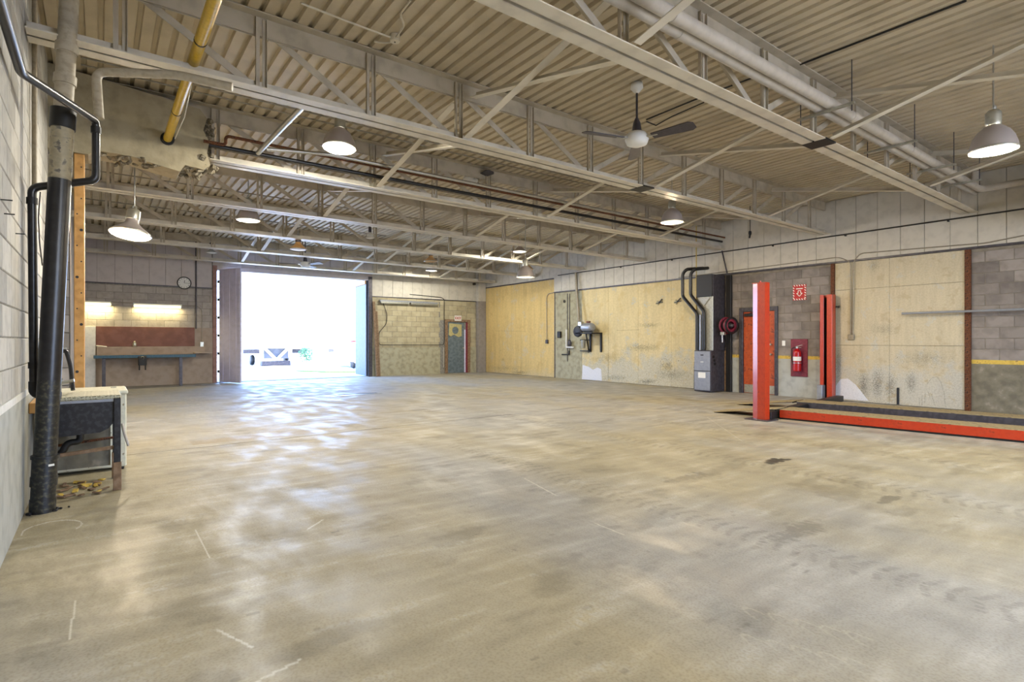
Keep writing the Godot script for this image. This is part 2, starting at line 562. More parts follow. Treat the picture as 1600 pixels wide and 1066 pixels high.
# a wall face w x h metres of weathered board; grey rubbing where the paint has gone, drawn with ragged outlines
func board_material(w: float, h: float, sd: int, paint: Color, worn: Color, low: float, stain: Color, streak: float, z0: float, marks: Array, blobs: Array) -> StandardMaterial3D:
	var W := 1024
	var H := int(1024.0 * h / w)
	H = maxi(H, 256)
	var a := noise_bytes(W, H, sd, 0.006, 5)
	var b := noise_bytes(W, H, sd + 1, 0.02, 5, 1, 8)
	var c := noise_bytes(W, H, sd + 2, 0.05, 5)
	var d := PackedByteArray()
	d.resize(W * H * 3)
	var k := 0
	for j in H:
		var y := h * (1.0 - (j + 0.5) / H)
		for i in W:
			var t := a[k] / 255.0
			var s := b[k] / 255.0
			var f := c[k] / 255.0
			var q := paint * (0.90 + 0.2 * lerpf(0.5, s, streak)) * (0.95 + 0.1 * f)
			var edge := low * (0.35 + 1.3 * t)
			if y < edge and f > 0.22:
				q = q.lerp(worn * (0.88 + 0.24 * f), clampf((edge - y) * 2.5, 0.0, 1.0) * 0.75)
			if t > 0.70 and f > 0.45:
				q = q.lerp(worn, minf(0.8, (t - 0.70) * 8.0))
			if t < 0.30:
				q = q.lerp(stain, minf(0.5, (0.30 - t) * 3.0))
			if f > 0.80 and y < low * 1.2 and t > 0.42:
				q = q.lerp(Color(0.24, 0.22, 0.20), 0.65)
			d[k * 3] = clampi(int(q.r * 255.0), 0, 255)
			d[k * 3 + 1] = clampi(int(q.g * 255.0), 0, 255)
			d[k * 3 + 2] = clampi(int(q.b * 255.0), 0, 255)
			k += 1
	var m := plain(Color.WHITE, 0.75)
	var im := Image.create_from_data(W, H, false, Image.FORMAT_RGB8, d)
	# scrapes and pits all over, then the marks copied from the photograph: [strength, width, u, v, u, v, ...]
	for q in 90:
		var x := rng.randi_range(4, W - 60)
		var y := int(H * sqrt(rng.randf()) * 0.99)
		var n := rng.randi_range(2, 26)
		var sl := rng.randf_range(-0.25, 0.25)
		for i in n:
			smear(im, x + i, y + int(sl * i), 1, rng.randf_range(0.55, 0.85))
	for mk in marks:
		var p := []
		for i in range(2, mk.size(), 2):
			var o := on_x(mk[i], mk[i + 1])
			p.append(Vector2((o.z - z0) / w * W, (1.0 - o.y / h) * H))
		for i in p.size() - 1:
			var n := int(p[i].distance_to(p[i + 1])) + 1
			for k2 in n:
				var e: Vector2 = p[i].lerp(p[i + 1], float(k2) / n)
				for k3 in 3:
					if rng.randf() < 0.75:
						smear(im, int(e.x + rng.randfn() * mk[1]), int(e.y + rng.randfn() * mk[1]), 1, lerpf(1.0, mk[0], rng.randf_range(0.3, 1.0)))
	# speckled dirt: [strength, half width, half height, u, v]
	for bl in blobs:
		for q in int(bl[1] * bl[2] * 14.0):
			var o := on_x(bl[3] + rng.randfn() * bl[1] * 0.5, bl[4] + rng.randfn() * bl[2] * 0.5)
			smear(im, int((o.z - z0) / w * W), int((1.0 - o.y / h) * H), rng.randi_range(1, 3), lerpf(1.0, bl[0], rng.randf_range(0.2, 1.0)))
	m.albedo_texture = ImageTexture.create_from_image(im)
	return m
func smear(im: Image, x: int, y: int, w: int, k: float) -> void:
	for i in range(maxi(x, 0), mini(x + w, im.get_width())):
		for j in range(maxi(y, 0), mini(y + w, im.get_height())):
			var c := im.get_pixel(i, j)
			im.set_pixel(i, j, Color(c.r * k, c.g * k, c.b * k))

# ---------- masonry, siding ----------
var block_meshes := {}
func block_mesh(size: Vector3) -> Mesh:
	var key := "%.3f %.3f %.3f" % [size.x, size.y, size.z]
	if not block_meshes.has(key):
		block_meshes[key] = MB.new().box(Vector3.ZERO, size, 0.005).mesh()
	return block_meshes[key]
# courses of blocks from a towards b, faces lying in the plane of the line a-b, stuck to the front of the backing
func blocks(parent: Node3D, a: Vector3, b: Vector3, y0: float, y1: float, mats: Array, thick := 0.06, called := "block") -> void:
	var along := (b - a).normalized()
	var len := (b - a).length()
	var row := 0
	var y := y0
	while y < y1 - 0.05:
		var h := minf(0.2, y1 - y) - 0.008
		var s := -0.2 if row % 2 else 0.0
		while s < len - 0.02:
			var s0 := maxf(s, 0.0)
			var s1 := minf(s + 0.4, len) - 0.008
			if s1 - s0 > 0.04:
				var p := a + along * ((s0 + s1) * 0.5) + Vector3(0, y + h * 0.5 - a.y, 0)
				var sz := Vector3(thick, h, s1 - s0) if absf(along.z) > 0.5 else Vector3(s1 - s0, h, thick)
				var n := (p * Vector3(37.1, 91.7, 53.3))
				put(called, block_mesh(sz), mats[int(absf(n.x + n.y + n.z)) % mats.size()], parent, p + Vector3(sin(n.x), 0, sin(n.z)) * 0.0015)
			s += 0.4
		y += 0.2
		row += 1
func siding(parent: Node3D, a: Vector3, b: Vector3, y0: float, y1: float, m: Material, wide := 0.406) -> void:
	var along := (b - a).normalized()
	var len := (b - a).length()
	var s := 0.0
	var i := 0
	while s < len - 0.03:
		var w := minf(wide, len - s)
		var gap := 0.010 if i % 3 == 2 else 0.004
		var sz := Vector3(0.03, y1 - y0, w - gap) if absf(along.z) > 0.5 else Vector3(w - gap, y1 - y0, 0.03)
		var p := a + along * (s + w * 0.5)
		put("panel", block_mesh(sz), m, parent, Vector3(p.x, (y0 + y1) * 0.5, p.z))
		s += wide
		i += 1

# ---------- the building ----------
var TZ := [-0.55, -3.08, -5.64, -8.20, -10.72, -13.26, -15.8, -18.36]      # trusses, nearest first

func build_setting() -> void:
	# floor: two slabs that meet at the joint under the old partition
	var fm := floor_material()
	var fl := struct("floor")
	var fu := Vector4(1.0 / (XR - XL), 0, 0, -XL / (XR - XL))
	var fv := Vector4(0, 0, 1.0 / (ZB - ZF), -ZF / (ZB - ZF))
	var joint_a := on_y(200, 711.2).z + 0.02
	var joint_b := on_y(1115.6, 614).z - 0.02
	for part in [0, 1]:
		var mb := MB.new()
		mb.mapped(fu, fv)
		var g := 0.014 if part == 0 else -0.014
		var za := joint_a + g
		var zb := joint_b + g
		var edge := ZB if part == 0 else ZF
		var q := [Vector3(XL, 0, za), Vector3(XR, 0, zb), Vector3(XR, 0, edge), Vector3(XL, 0, edge)]
		mb.quad(q[0], q[1], q[2], q[3], Vector3.UP)
		mb.quad(q[0], q[1], q[1] + Vector3.DOWN * 0.12, q[0] + Vector3.DOWN * 0.12, Vector3(0, 0, -1 if part == 0 else 1))
		obj("slab", mb, fm, fl)
	obj("foundation", MB.new().span(Vector3(XL - 0.3, -0.3, ZF - 0.3), Vector3(XR + 0.3, -0.02, ZB + 0.2)), M.mortar, fl)
	# roof: ribbed steel sheets, ribs run towards the door wall
	var ce := struct("ceiling")
	var prof := [[0.0, 0.0], [0.092, 0.0], [0.104, 0.036], [0.138, 0.036], [0.15, 0.0]]
	var rows := [[ZB + 0.1, -3.08], [-3.08, -10.72], [-10.72, ZF - 0.2]]
	for r in rows.size():
		var z0: float = rows[r][0]
		var z1: float = rows[r][1]
		var sheet := MB.new()
		for k in 6:
			for i in 4:
				var p0 := Vector2(prof[i][0] + 0.15 * k, prof[i][1])
				var p1 := Vector2(prof[i + 1][0] + 0.15 * k, prof[i + 1][1])
				var dd := (p1 - p0).normalized()
				sheet.quad(Vector3(p0.x, p0.y, 0), Vector3(p1.x, p1.y, 0), Vector3(p1.x, p1.y, z1 - z0), Vector3(p0.x, p0.y, z1 - z0), Vector3(dd.y, -dd.x, 0))
		sheet.quad(Vector3(0.895, -0.004, 0), Vector3(0.915, -0.004, 0), Vector3(0.915, -0.004, z1 - z0), Vector3(0.895, -0.004, z1 - z0), Vector3.DOWN)
		var sm := sheet.mesh()
		var x := XL - 0.1
		while x < XR + 0.1:
			put("roof_sheet", sm, M.deck, ce, Vector3(x, DECK + 0.002 * r, z0))
			x += 0.9
	obj("roof_slab", MB.new().span(Vector3(XL - 0.4, DECK + 0.05, ZF - 0.4), Vector3(XR + 1.0, DECK + 0.25, ZB + 0.3)), M.deck, ce)
	# left wall: painted blockwork over a rendered band
	var wl := struct("wall_left")
	obj("backing", MB.new().span(Vector3(XL - 0.3, -0.1, ZB + 0.2), Vector3(XL - 0.006, DECK + 0.04, ZF - 0.2)), M.pale_mortar, wl)
	obj("render_band", MB.new().span(Vector3(XL - 0.02, 0, ZB), Vector3(XL + 0.004, 0.90, -8.05)), M.plaster, wl)
	obj("white_stripe", MB.new().span(Vector3(XL - 0.01, 0.875, ZB), Vector3(XL + 0.007, 0.925, -8.05)), M.white_paint, wl)
	blocks(wl, Vector3(XL - 0.03, 0, -2.0), Vector3(XL - 0.03, 0, -8.0), 0.925, DECK, M.pale_block)
	obj("far_render", MB.new().span(Vector3(XL - 0.02, 0, -8.35), Vector3(XL, DECK, ZF)), M.mauve_block[0], wl)
	obj("near_render", MB.new().span(Vector3(XL - 0.02, 0.925, ZB), Vector3(XL, DECK, -1.99)), M.pale_block[1], wl)
	# the stub of the removed partition: a block pier and the plastered beam above it, broken off at its end
	var pier := struct("wall_stub")
	obj("backing", MB.new().span(Vector3(XL, 0, -8.06), Vector3(-0.27, 3.45, -8.34)), M.mortar, pier)
	blocks(pier, Vector3(XL, 0, -8.05), Vector3(-0.265, 0, -8.05), 0.0, 3.4, M.mauve_block, 0.04)
	var bulk := struct("trim_beam_casing")
	var mb := MB.new()
	mb.prism(PackedVector2Array([Vector2(XL, 3.44), Vector2(-0.1, 3.44), Vector2(0.02, 3.50), Vector2(0.30, 3.50), Vector2(0.55, 3.45), Vector2(0.80, 3.41), Vector2(0.86, 3.50), Vector2(1.06, 3.48), Vector2(1.14, 3.55), Vector2(1.10, 3.70), Vector2(1.13, 3.85), Vector2(1.06, 3.98), Vector2(1.10, 4.14), Vector2(1.02, 4.24), Vector2(XL, DECK)]), 0.44, Transform3D(Basis(), Vector3(0, 0, -8.40)))
	obj("plaster_casing", mb, M.stucco, bulk)
	var rb := MB.new()
	for i in 46:
		var p := Vector3(rng.randf_range(1.02, 1.2), rng.randf_range(3.52, 4.15), rng.randf_range(-8.38, -7.97))
		rb.box(p, Vector3(rng.randf_range(0.03, 0.10), rng.randf_range(0.03, 0.09), rng.randf_range(0.04, 0.10)), 0.01, Basis.from_euler(Vector3(rng.randf() * 3, rng.randf() * 3, rng.randf() * 3)))
	for i in 40:
		var p := Vector3(rng.randf_range(0.0, 1.1), 3.46 + rng.randf_range(-0.02, 0.05), rng.randf_range(-8.3, -7.97))
		rb.box(p, Vector3(rng.randf_range(0.04, 0.14), rng.randf_range(0.02, 0.05), rng.randf_range(0.03, 0.08)), 0.008, Basis.from_euler(Vector3(rng.randf(), rng.randf() * 3, rng.randf())))
	obj("broken_edge", rb, M.rubble, bulk)
	# wall behind the camera
	var wb := struct("wall_back")
	# with an open vehicle door through which daylight reaches this end of the shop
	obj("backing", MB.new().span(Vector3(XL - 0.3, -0.1, ZB), Vector3(3.2, DECK + 0.04, ZB + 0.2)).span(Vector3(8.2, -0.1, ZB), Vector3(XR + 0.3, DECK + 0.04, ZB + 0.2)).span(Vector3(3.2, 3.4, ZB), Vector3(8.2, DECK + 0.04, ZB + 0.2)), M.siding, wb)
	var fd := struct("door_4")
	obj("frame", MB.new().span(Vector3(3.1, 0, ZB - 0.04), Vector3(3.2, 3.5, ZB + 0.02)).span(Vector3(8.2, 0, ZB - 0.04), Vector3(8.3, 3.5, ZB + 0.02)).span(Vector3(3.1, 3.4, ZB - 0.04), Vector3(8.3, 3.5, ZB + 0.02)), M.dark_metal, fd)
	build_far_wall()
	build_right_wall()

var DX0 := 0.0
var DX1 := 0.0
const DTOP := 3.53
func build_far_wall() -> void:
	DX0 = on_z(339, 500).x
	DX1 = on_z(575, 500).x
	var w := struct("wall_far")
	var b := MB.new()
	b.span(Vector3(XL - 0.3, -0.1, ZF - 0.25), Vector3(DX0, DECK + 0.04, ZF - 0.006))
	b.span(Vector3(DX1, -0.1, ZF - 0.25), Vector3(XR + 0.3, DECK + 0.04, ZF - 0.006))
	b.span(Vector3(DX0, DTOP, ZF - 0.25), Vector3(DX1, DECK + 0.04, ZF - 0.006))
	obj("backing", b, M.pale_mortar, w)
	var zb := ZF - 0.03
	blocks(w, Vector3(XL, 0, zb), Vector3(DX0 - 0.12, 0, zb), 1.7, 2.93, M.mauve_block.slice(0, 2))
	blocks(w, Vector3(DX1 + 0.15, 0, zb), Vector3(10.85, 0, zb), 1.05, 2.93, M.tan_block.slice(0, 2))
	blocks(w, Vector3(12.1, 0, zb), Vector3(12.55, 0, zb), 1.05, 2.93, M.tan_block.slice(0, 2))
	blocks(w, Vector3(10.85, 0, zb), Vector3(12.1, 0, zb), 2.13, 2.93, M.tan_block.slice(0, 2))
	obj("render_band", MB.new().span(Vector3(DX1 + 0.15, 0, ZF - 0.02), Vector3(10.85, 1.05, ZF + 0.004)), M.grey_plaster, w)
	obj("render_band", MB.new().span(Vector3(12.1, 0, ZF - 0.02), Vector3(12.55, 1.05, ZF + 0.004)), M.grey_plaster, w)
	obj("render_band", MB.new().span(Vector3(XL, 0, ZF - 0.02), Vector3(DX0 - 0.12, 1.7, ZF + 0.002)), M.tan_board, w)
	siding(w, Vector3(XL, 0, ZF + 0.005), Vector3(DX0 - 0.12, 0, ZF + 0.005), 2.95, DECK, M.siding_pink)
	siding(w, Vector3(DX0 - 0.12, 0, ZF + 0.005), Vector3(DX1 + 0.15, 0, ZF + 0.005), DTOP + 0.12, DECK, M.siding_pink)
	siding(w, Vector3(DX1 + 0.15, 0, ZF + 0.005), Vector3(12.55, 0, ZF + 0.005), 2.95, DECK, M.siding)
	obj("flashing", MB.new().span(Vector3(XL, 2.92, ZF - 0.01), Vector3(DX0 - 0.12, 2.95, ZF + 0.03)), M.dark_metal, w)
	obj("flashing", MB.new().span(Vector3(DX1 + 0.15, 2.92, ZF - 0.01), Vector3(12.6, 2.95, ZF + 0.03)), M.dark_metal, w)
	obj("corner_pier", MB.new().span(Vector3(12.55, 0, ZF), Vector3(XR - 0.02, 2.95, ZF + 0.18), 0.01), M.mauve_block[3], w)
	obj("corner_siding", MB.new().span(Vector3(12.55, 2.95, ZF), Vector3(XR - 0.02, DECK, ZF + 0.18), 0.01), M.siding, w)
	# big folding door
	var d := struct("door_1")
	obj("jamb", MB.new().span(Vector3(DX0 - 0.12, 0, ZF - 0.25), Vector3(DX0, DTOP + 0.12, ZF + 0.03), 0.008), M.red_jamb, d)
	obj("jamb", MB.new().span(Vector3(DX1, 0, ZF - 0.25), Vector3(DX1 + 0.15, DTOP + 0.12, ZF + 0.04), 0.008), M.dark_metal, d)
	obj("head", MB.new().span(Vector3(DX0, DTOP - 0.02, ZF - 0.25), Vector3(DX1, DTOP + 0.12, ZF + 0.03), 0.008), M.siding_pink, d)
	obj("threshold", MB.new().span(Vector3(DX0, -0.05, ZF - 0.35), Vector3(DX1, 0.02, ZF + 0.05), 0.01), M.plaster, d)
	var h0 := Vector3(DX0 + 0.075, 0, ZF + 0.03)
	var h1 := at_depth(376.5, 533, 16.75)
	h1.y = 0
	var dir := (h1 - h0).normalized()
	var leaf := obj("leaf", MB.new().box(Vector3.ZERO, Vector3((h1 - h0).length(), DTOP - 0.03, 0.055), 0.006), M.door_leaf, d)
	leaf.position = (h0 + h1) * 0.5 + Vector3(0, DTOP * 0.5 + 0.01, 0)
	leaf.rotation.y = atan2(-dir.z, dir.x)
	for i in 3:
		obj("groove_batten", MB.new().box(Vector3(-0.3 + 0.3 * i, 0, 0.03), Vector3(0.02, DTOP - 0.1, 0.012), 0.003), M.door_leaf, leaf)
	for i in 6:
		var y := 0.35 + 0.56 * i
		obj("hinge", MB.new().cyl(Vector3(DX0 + 0.037, y - 0.045, ZF + 0.02), Vector3(DX0 + 0.037, y + 0.045, ZF + 0.02), 0.034, 10), M.black, d)
	var g1 := at_depth(556.5, 533, 21.3)
	g1.y = 0
	var g0 := Vector3(DX1 - 0.03, 0, ZF - 0.05)
	var dg := (g1 - g0).normalized()
	var leaf3 := obj("leaf", MB.new().box(Vector3.ZERO, Vector3((g1 - g0).length(), DTOP - 0.03, 0.055), 0.006), M.outer_leaf, d)
	leaf3.position = (g0 + g1) * 0.5 + Vector3(0, DTOP * 0.5 + 0.01, 0)
	leaf3.rotation.y = atan2(-dg.z, dg.x)
	obj("head_board", MB.new().box(Vector3(0, DTOP * 0.5 - 0.09, -0.04), Vector3((g1 - g0).length(), 0.14, 0.04), 0.005), M.pine, leaf3)
	# exit door
	var e := struct("door_2")
	var p0 := on_z(699, 503, ZF)
	var p1 := on_z(730, 503, ZF)
	var top := p0.y
	obj("frame", MB.new().span(Vector3(p0.x - 0.12, 0, ZF - 0.02), Vector3(p0.x, top + 0.10, ZF + 0.05), 0.006).span(Vector3(p1.x, 0, ZF - 0.02), Vector3(p1.x + 0.12, top + 0.10, ZF + 0.05), 0.006).span(Vector3(p0.x, top, ZF - 0.02), Vector3(p1.x, top + 0.10, ZF + 0.05), 0.006), M.old_wood, e)
	var lf := obj("leaf", MB.new().span(Vector3(p0.x + 0.02, 0.02, ZF - 0.02), Vector3(p1.x - 0.16, top - 0.02, ZF + 0.015), 0.004), M.steel_door, e)
	obj("peeling_paint", MB.new().prism(PackedVector2Array([Vector2(p0.x + 0.05, 1.55), Vector2(p0.x + 0.14, 1.48), Vector2(p0.x + 0.3, 1.56), Vector2(p0.x + 0.5, 1.46), Vector2(p0.x + 0.66, 1.5), Vector2(p0.x + 0.66, top - 0.1), Vector2(p0.x + 0.08, top - 0.06)]), 0.006, Transform3D(Basis(), Vector3(0, 0, ZF + 0.013))), M.cream_flake, lf)
	obj("torn_poster", MB.new().lathe([Vector2(0, 0), Vector2(0.15, 0), Vector2(0.15, 0.004), Vector2(0, 0.004)], 14, Transform3D(Basis(Vector3.RIGHT, PI / 2), Vector3(p0.x + 0.36, 1.73, ZF + 0.018))), M.steel_door, lf)
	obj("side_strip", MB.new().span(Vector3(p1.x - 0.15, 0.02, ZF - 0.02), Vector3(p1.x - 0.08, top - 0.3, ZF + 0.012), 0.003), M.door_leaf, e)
	obj("jamb", MB.new().span(Vector3(p1.x - 0.07, 0, ZF - 0.02), Vector3(p1.x, top, ZF + 0.03), 0.003), M.maroon, e)
	obj("handle", MB.new().cyl(Vector3(p1.x - 0.22, 1.02, ZF + 0.01), Vector3(p1.x - 0.22, 1.02, ZF + 0.07), 0.03, 10), M.zinc, lf)

func build_right_wall() -> void:
	var w := struct("wall_right")
	obj("backing", MB.new().span(Vector3(XR + 0.006, -0.1, ZB + 0.2), Vector3(XR + 0.3, DECK + 0.04, ZF - 0.2)), M.mortar, w)
	var zA1 := on_x(867, 533).z
	var zB1 := on_x(910, 533).z
	var zC1 := on_x(1089, 533).z
	var zD1 := on_x(1303, 533).z
	var zE1 := on_x(1508, 533).z
	var zE2 := on_x(1518, 533).z
	# yellow boards
	var ya := board_material(5.4, 3.5, 401, Color(0.80, 0.695, 0.455), Color(0.76, 0.70, 0.56), 0.30, Color(0.74, 0.62, 0.38), 0.5, ZF, [[0.6, 1, 788, 508, 789, 518], [0.75, 1, 775, 517, 822, 518]], [[0.7, 16, 3, 812, 582], [0.8, 4, 3, 786, 562], [0.85, 30, 4, 790, 575]])
	var z := ZF + 0.18
	while z < zA1 - 0.05:
		var mb := MB.new()
		mb.mapped(Vector4(0, 0, 1.0 / 5.4, -ZF / 5.4), Vector4(0, -1.0 / 3.5, 0, 1.0))
		mb.span(Vector3(XR - 0.02, 0.01, z + 0.002), Vector3(XR + 0.005, 3.49, minf(z + 1.2, zA1) - 0.002), 0.003)
		obj("board", mb, ya, w)
		z += 1.2
	obj("board_cap", MB.new().span(Vector3(XR - 0.04, 3.49, ZF + 0.18), Vector3(XR + 0.005, 3.53, zA1)), M.dark_metal, w)
	var yc := board_material(4.6, 3.0, 411, Color(0.80, 0.735, 0.56), Color(0.72, 0.71, 0.65), 0.95, Color(0.74, 0.65, 0.45), 0.5, zB1, [[0.6, 1, 964, 516.5, 1000, 515.5], [0.65, 1, 1034, 562, 1040, 560, 1046, 566, 1048, 576, 1045, 582], [0.7, 1, 1033, 566, 1033, 580, 1040, 587], [0.6, 1, 951, 553, 951, 583]], [[0.82, 30, 6, 1005, 543], [0.85, 20, 4, 1015, 508], [0.7, 14, 4, 1012, 596], [0.85, 24, 5, 960, 590], [0.8, 10, 8, 1042, 572], [0.88, 30, 12, 950, 560], [0.88, 30, 10, 1050, 585]])
	z = zB1
	while z < zC1 - 0.05:
		var mb := MB.new()
		mb.mapped(Vector4(0, 0, 1.0 / 4.6, -zB1 / 4.6), Vector4(0, -1.0 / 3.0, 0, 1.0))
		mb.span(Vector3(XR - 0.02, 0.01, z + 0.002), Vector3(XR + 0.005, TOPW, minf(z + 1.2, zC1) - 0.002), 0.003)
		obj("board", mb, yc, w)
		z += 1.2
	obj("render_strip", MB.new().span(Vector3(XR - 0.012, 0, zA1 + 0.03), Vector3(XR + 0.005, TOPW, zB1 - 0.01), 0.003), M.grey_plaster, w)
	obj("edge_strip", MB.new().span(Vector3(XR - 0.03, 0, zA1), Vector3(XR + 0.005, TOPW, zA1 + 0.03), 0.003), M.dark_metal, w)
	# bare plaster where the paint fell off below the motor
	var fk := on_x(924, 585)
	obj("bare_plaster", MB.new().prism(PackedVector2Array([Vector2(-0.42, 0.02), Vector2(0.50, 0.02), Vector2(0.46, 0.40), Vector2(0.30, 0.44), Vector2(0.1, 0.36), Vector2(-0.1, 0.45), Vector2(-0.38, 0.50)]), 0.006, Transform3D(Basis(Vector3.UP, -PI / 2), Vector3(XR - 0.02, 0, fk.z))), M.flake_white, w)
	# block bay with the door, block bay beyond the rusty stanchion
	var xb := XR + 0.03
	for bay in [[zC1, zD1], [zE2, 1.0]]:
		var dz0: float = bay[0]
		if bay[1] == zD1:
			var za := on_x(1158, 533).z
			var zb := on_x(1213, 533).z
			blocks(w, Vector3(xb, 0, dz0), Vector3(xb, 0, za), 0.95, TOPW, M.block)
			blocks(w, Vector3(xb, 0, zb), Vector3(xb, 0, zD1), 0.95, TOPW, M.block)
			blocks(w, Vector3(xb, 0, za), Vector3(xb, 0, zb), 2.15, TOPW, M.block)
			for q in [[dz0, za], [zb, zD1]]:
				obj("render_band", MB.new().span(Vector3(XR - 0.003, 0, q[0]), Vector3(XR + 0.005, 0.88, q[1])), M.plaster, w)
				obj("yellow_stripe", MB.new().span(Vector3(XR - 0.006, 0.88, q[0]), Vector3(XR + 0.005, 0.955, q[1])), M.yellow_paint, w)
		else:
			blocks(w, Vector3(xb, 0, dz0), Vector3(xb, 0, bay[1]), 0.95, TOPW, M.block)
			obj("render_band", MB.new().span(Vector3(XR - 0.003, 0, dz0), Vector3(XR + 0.005, 0.88, ZB)), M.old_render, w)
			obj("yellow_stripe", MB.new().span(Vector3(XR - 0.006, 0.88, dz0), Vector3(XR + 0.005, 0.955, ZB)), M.yellow_paint, w)
	obj("near_render", MB.new().span(Vector3(XR, 0.955, 1.0), Vector3(XR + 0.006, TOPW, ZB)), M.block[2], w)
	# patched boards between the stanchions
	var ye := board_material(2.3, 3.0, 421, Color(0.74, 0.70, 0.60), Color(0.72, 0.715, 0.68), 0.95, Color(0.66, 0.60, 0.48), 0.4, zD1, [[0.5, 2, 1449, 600, 1456, 591, 1465, 589, 1470, 596, 1475, 612, 1477, 628, 1479, 640], [0.5, 2, 1437, 622, 1437, 634], [0.5, 2, 1441, 618, 1441, 634], [0.5, 2, 1446, 614, 1445, 630], [0.5, 2, 1451, 613, 1453, 622], [0.5, 2, 1456, 616, 1461, 634]], [[0.6, 10, 22, 1350, 602], [0.65, 10, 24, 1372, 600], [0.7, 9, 20, 1392, 604], [0.75, 9, 18, 1424, 598], [0.7, 7, 30, 1310, 570], [0.85, 22, 10, 1380, 515], [0.8, 10, 10, 1367, 415], [0.88, 40, 14, 1440, 560]])
	for r in [[0.01, 1.205], [1.21, 2.405], [2.41, TOPW]]:
		for q in [[zD1 + 0.03, (zD1 + zE1) * 0.5 - 0.08], [(zD1 + zE1) * 0.5 - 0.076, zE1]]:
			var mb := MB.new()
			mb.mapped(Vector4(0, 0, 1.0 / 2.3, -zD1 / 2.3), Vector4(0, -1.0 / 3.0, 0, 1.0))
			mb.span(Vector3(XR - 0.015, r[0], q[0]), Vector3(XR + 0.005, r[1], q[1]), 0.003)
			obj("board", mb, ye, w)
	var fz := on_x(1330, 615)
	obj("bare_plaster", MB.new().prism(PackedVector2Array([Vector2(-0.32, 0.02), Vector2(0.34, 0.02), Vector2(0.22, 0.18), Vector2(0.10, 0.34), Vector2(-0.06, 0.47), Vector2(-0.2, 0.45), Vector2(-0.30, 0.30)]), 0.007, Transform3D(Basis(Vector3.UP, -PI / 2), Vector3(XR - 0.014, 0.02, fz.z))), M.flake_white, w)
	obj("stanchion", MB.new().span(Vector3(XR - 0.05, 0, zE1 + 0.002), Vector3(XR + 0.005, TOPW, zE2), 0.006), M.rust, w)
	obj("stanchion", MB.new().span(Vector3(XR - 0.05, 0, zD1 - 0.05), Vector3(XR + 0.005, TOPW, zD1 + 0.028), 0.006), M.rust, w)
	# siding above
	siding(w, Vector3(XR - 0.03, 0, zA1), Vector3(XR - 0.03, 0, ZB), TOPW + 0.04, DECK, M.siding)
	siding(w, Vector3(XR - 0.01, 0, ZF + 0.18), Vector3(XR - 0.01, 0, zA1), 3.54, DECK, M.siding)
	obj("drip_rail", MB.new().span(Vector3(XR - 0.06, TOPW, zA1), Vector3(XR + 0.005, TOPW + 0.04, ZB), 0.004), M.dark_metal, w)
	# orange door
	var d := struct("door_3")
	var a := on_x(1162, 492)
	var b := on_x(1211.5, 492)
	var top := 2.03
	obj("frame", MB.new().span(Vector3(XR - 0.05, 0, a.z - 0.10), Vector3(XR + 0.05, top + 0.10, a.z), 0.005).span(Vector3(XR - 0.05, 0, b.z), Vector3(XR + 0.05, top + 0.10, b.z + 0.07), 0.005).span(Vector3(XR - 0.05, top, a.z), Vector3(XR + 0.05, top + 0.10, b.z), 0.005), M.dark_metal, d)
	var leaf := obj("leaf", MB.new().span(Vector3(XR - 0.005, 0.01, a.z + 0.004), Vector3(XR + 0.04, top - 0.004, b.z - 0.004), 0.003), M.orange_door, d)
	obj("kick_plate", MB.new().span(Vector3(XR - 0.009, 0.02, a.z + 0.02), Vector3(XR, 0.22, b.z - 0.02)), M.galv, leaf)
	for y in [0.98, 1.22]:
		obj("handle", MB.new().cyl(Vector3(XR - 0.01, y, b.z - 0.09), Vector3(XR - 0.07, y, b.z - 0.09), 0.022, 10).bar(Vector3(XR - 0.065, y, b.z - 0.09), Vector3(XR - 0.065, y + 0.02, b.z - 0.2), 0.02, 0.02), M.zinc, leaf)
	obj("door_closer", MB.new().span(Vector3(XR - 0.08, top - 0.12, a.z + 0.05), Vector3(XR - 0.01, top - 0.05, a.z + 0.36), 0.01).bar(Vector3(XR - 0.09, top - 0.06, a.z + 0.2), Vector3(XR - 0.12, top + 0.03, a.z + 0.42), 0.03, 0.015), M.dark, d)

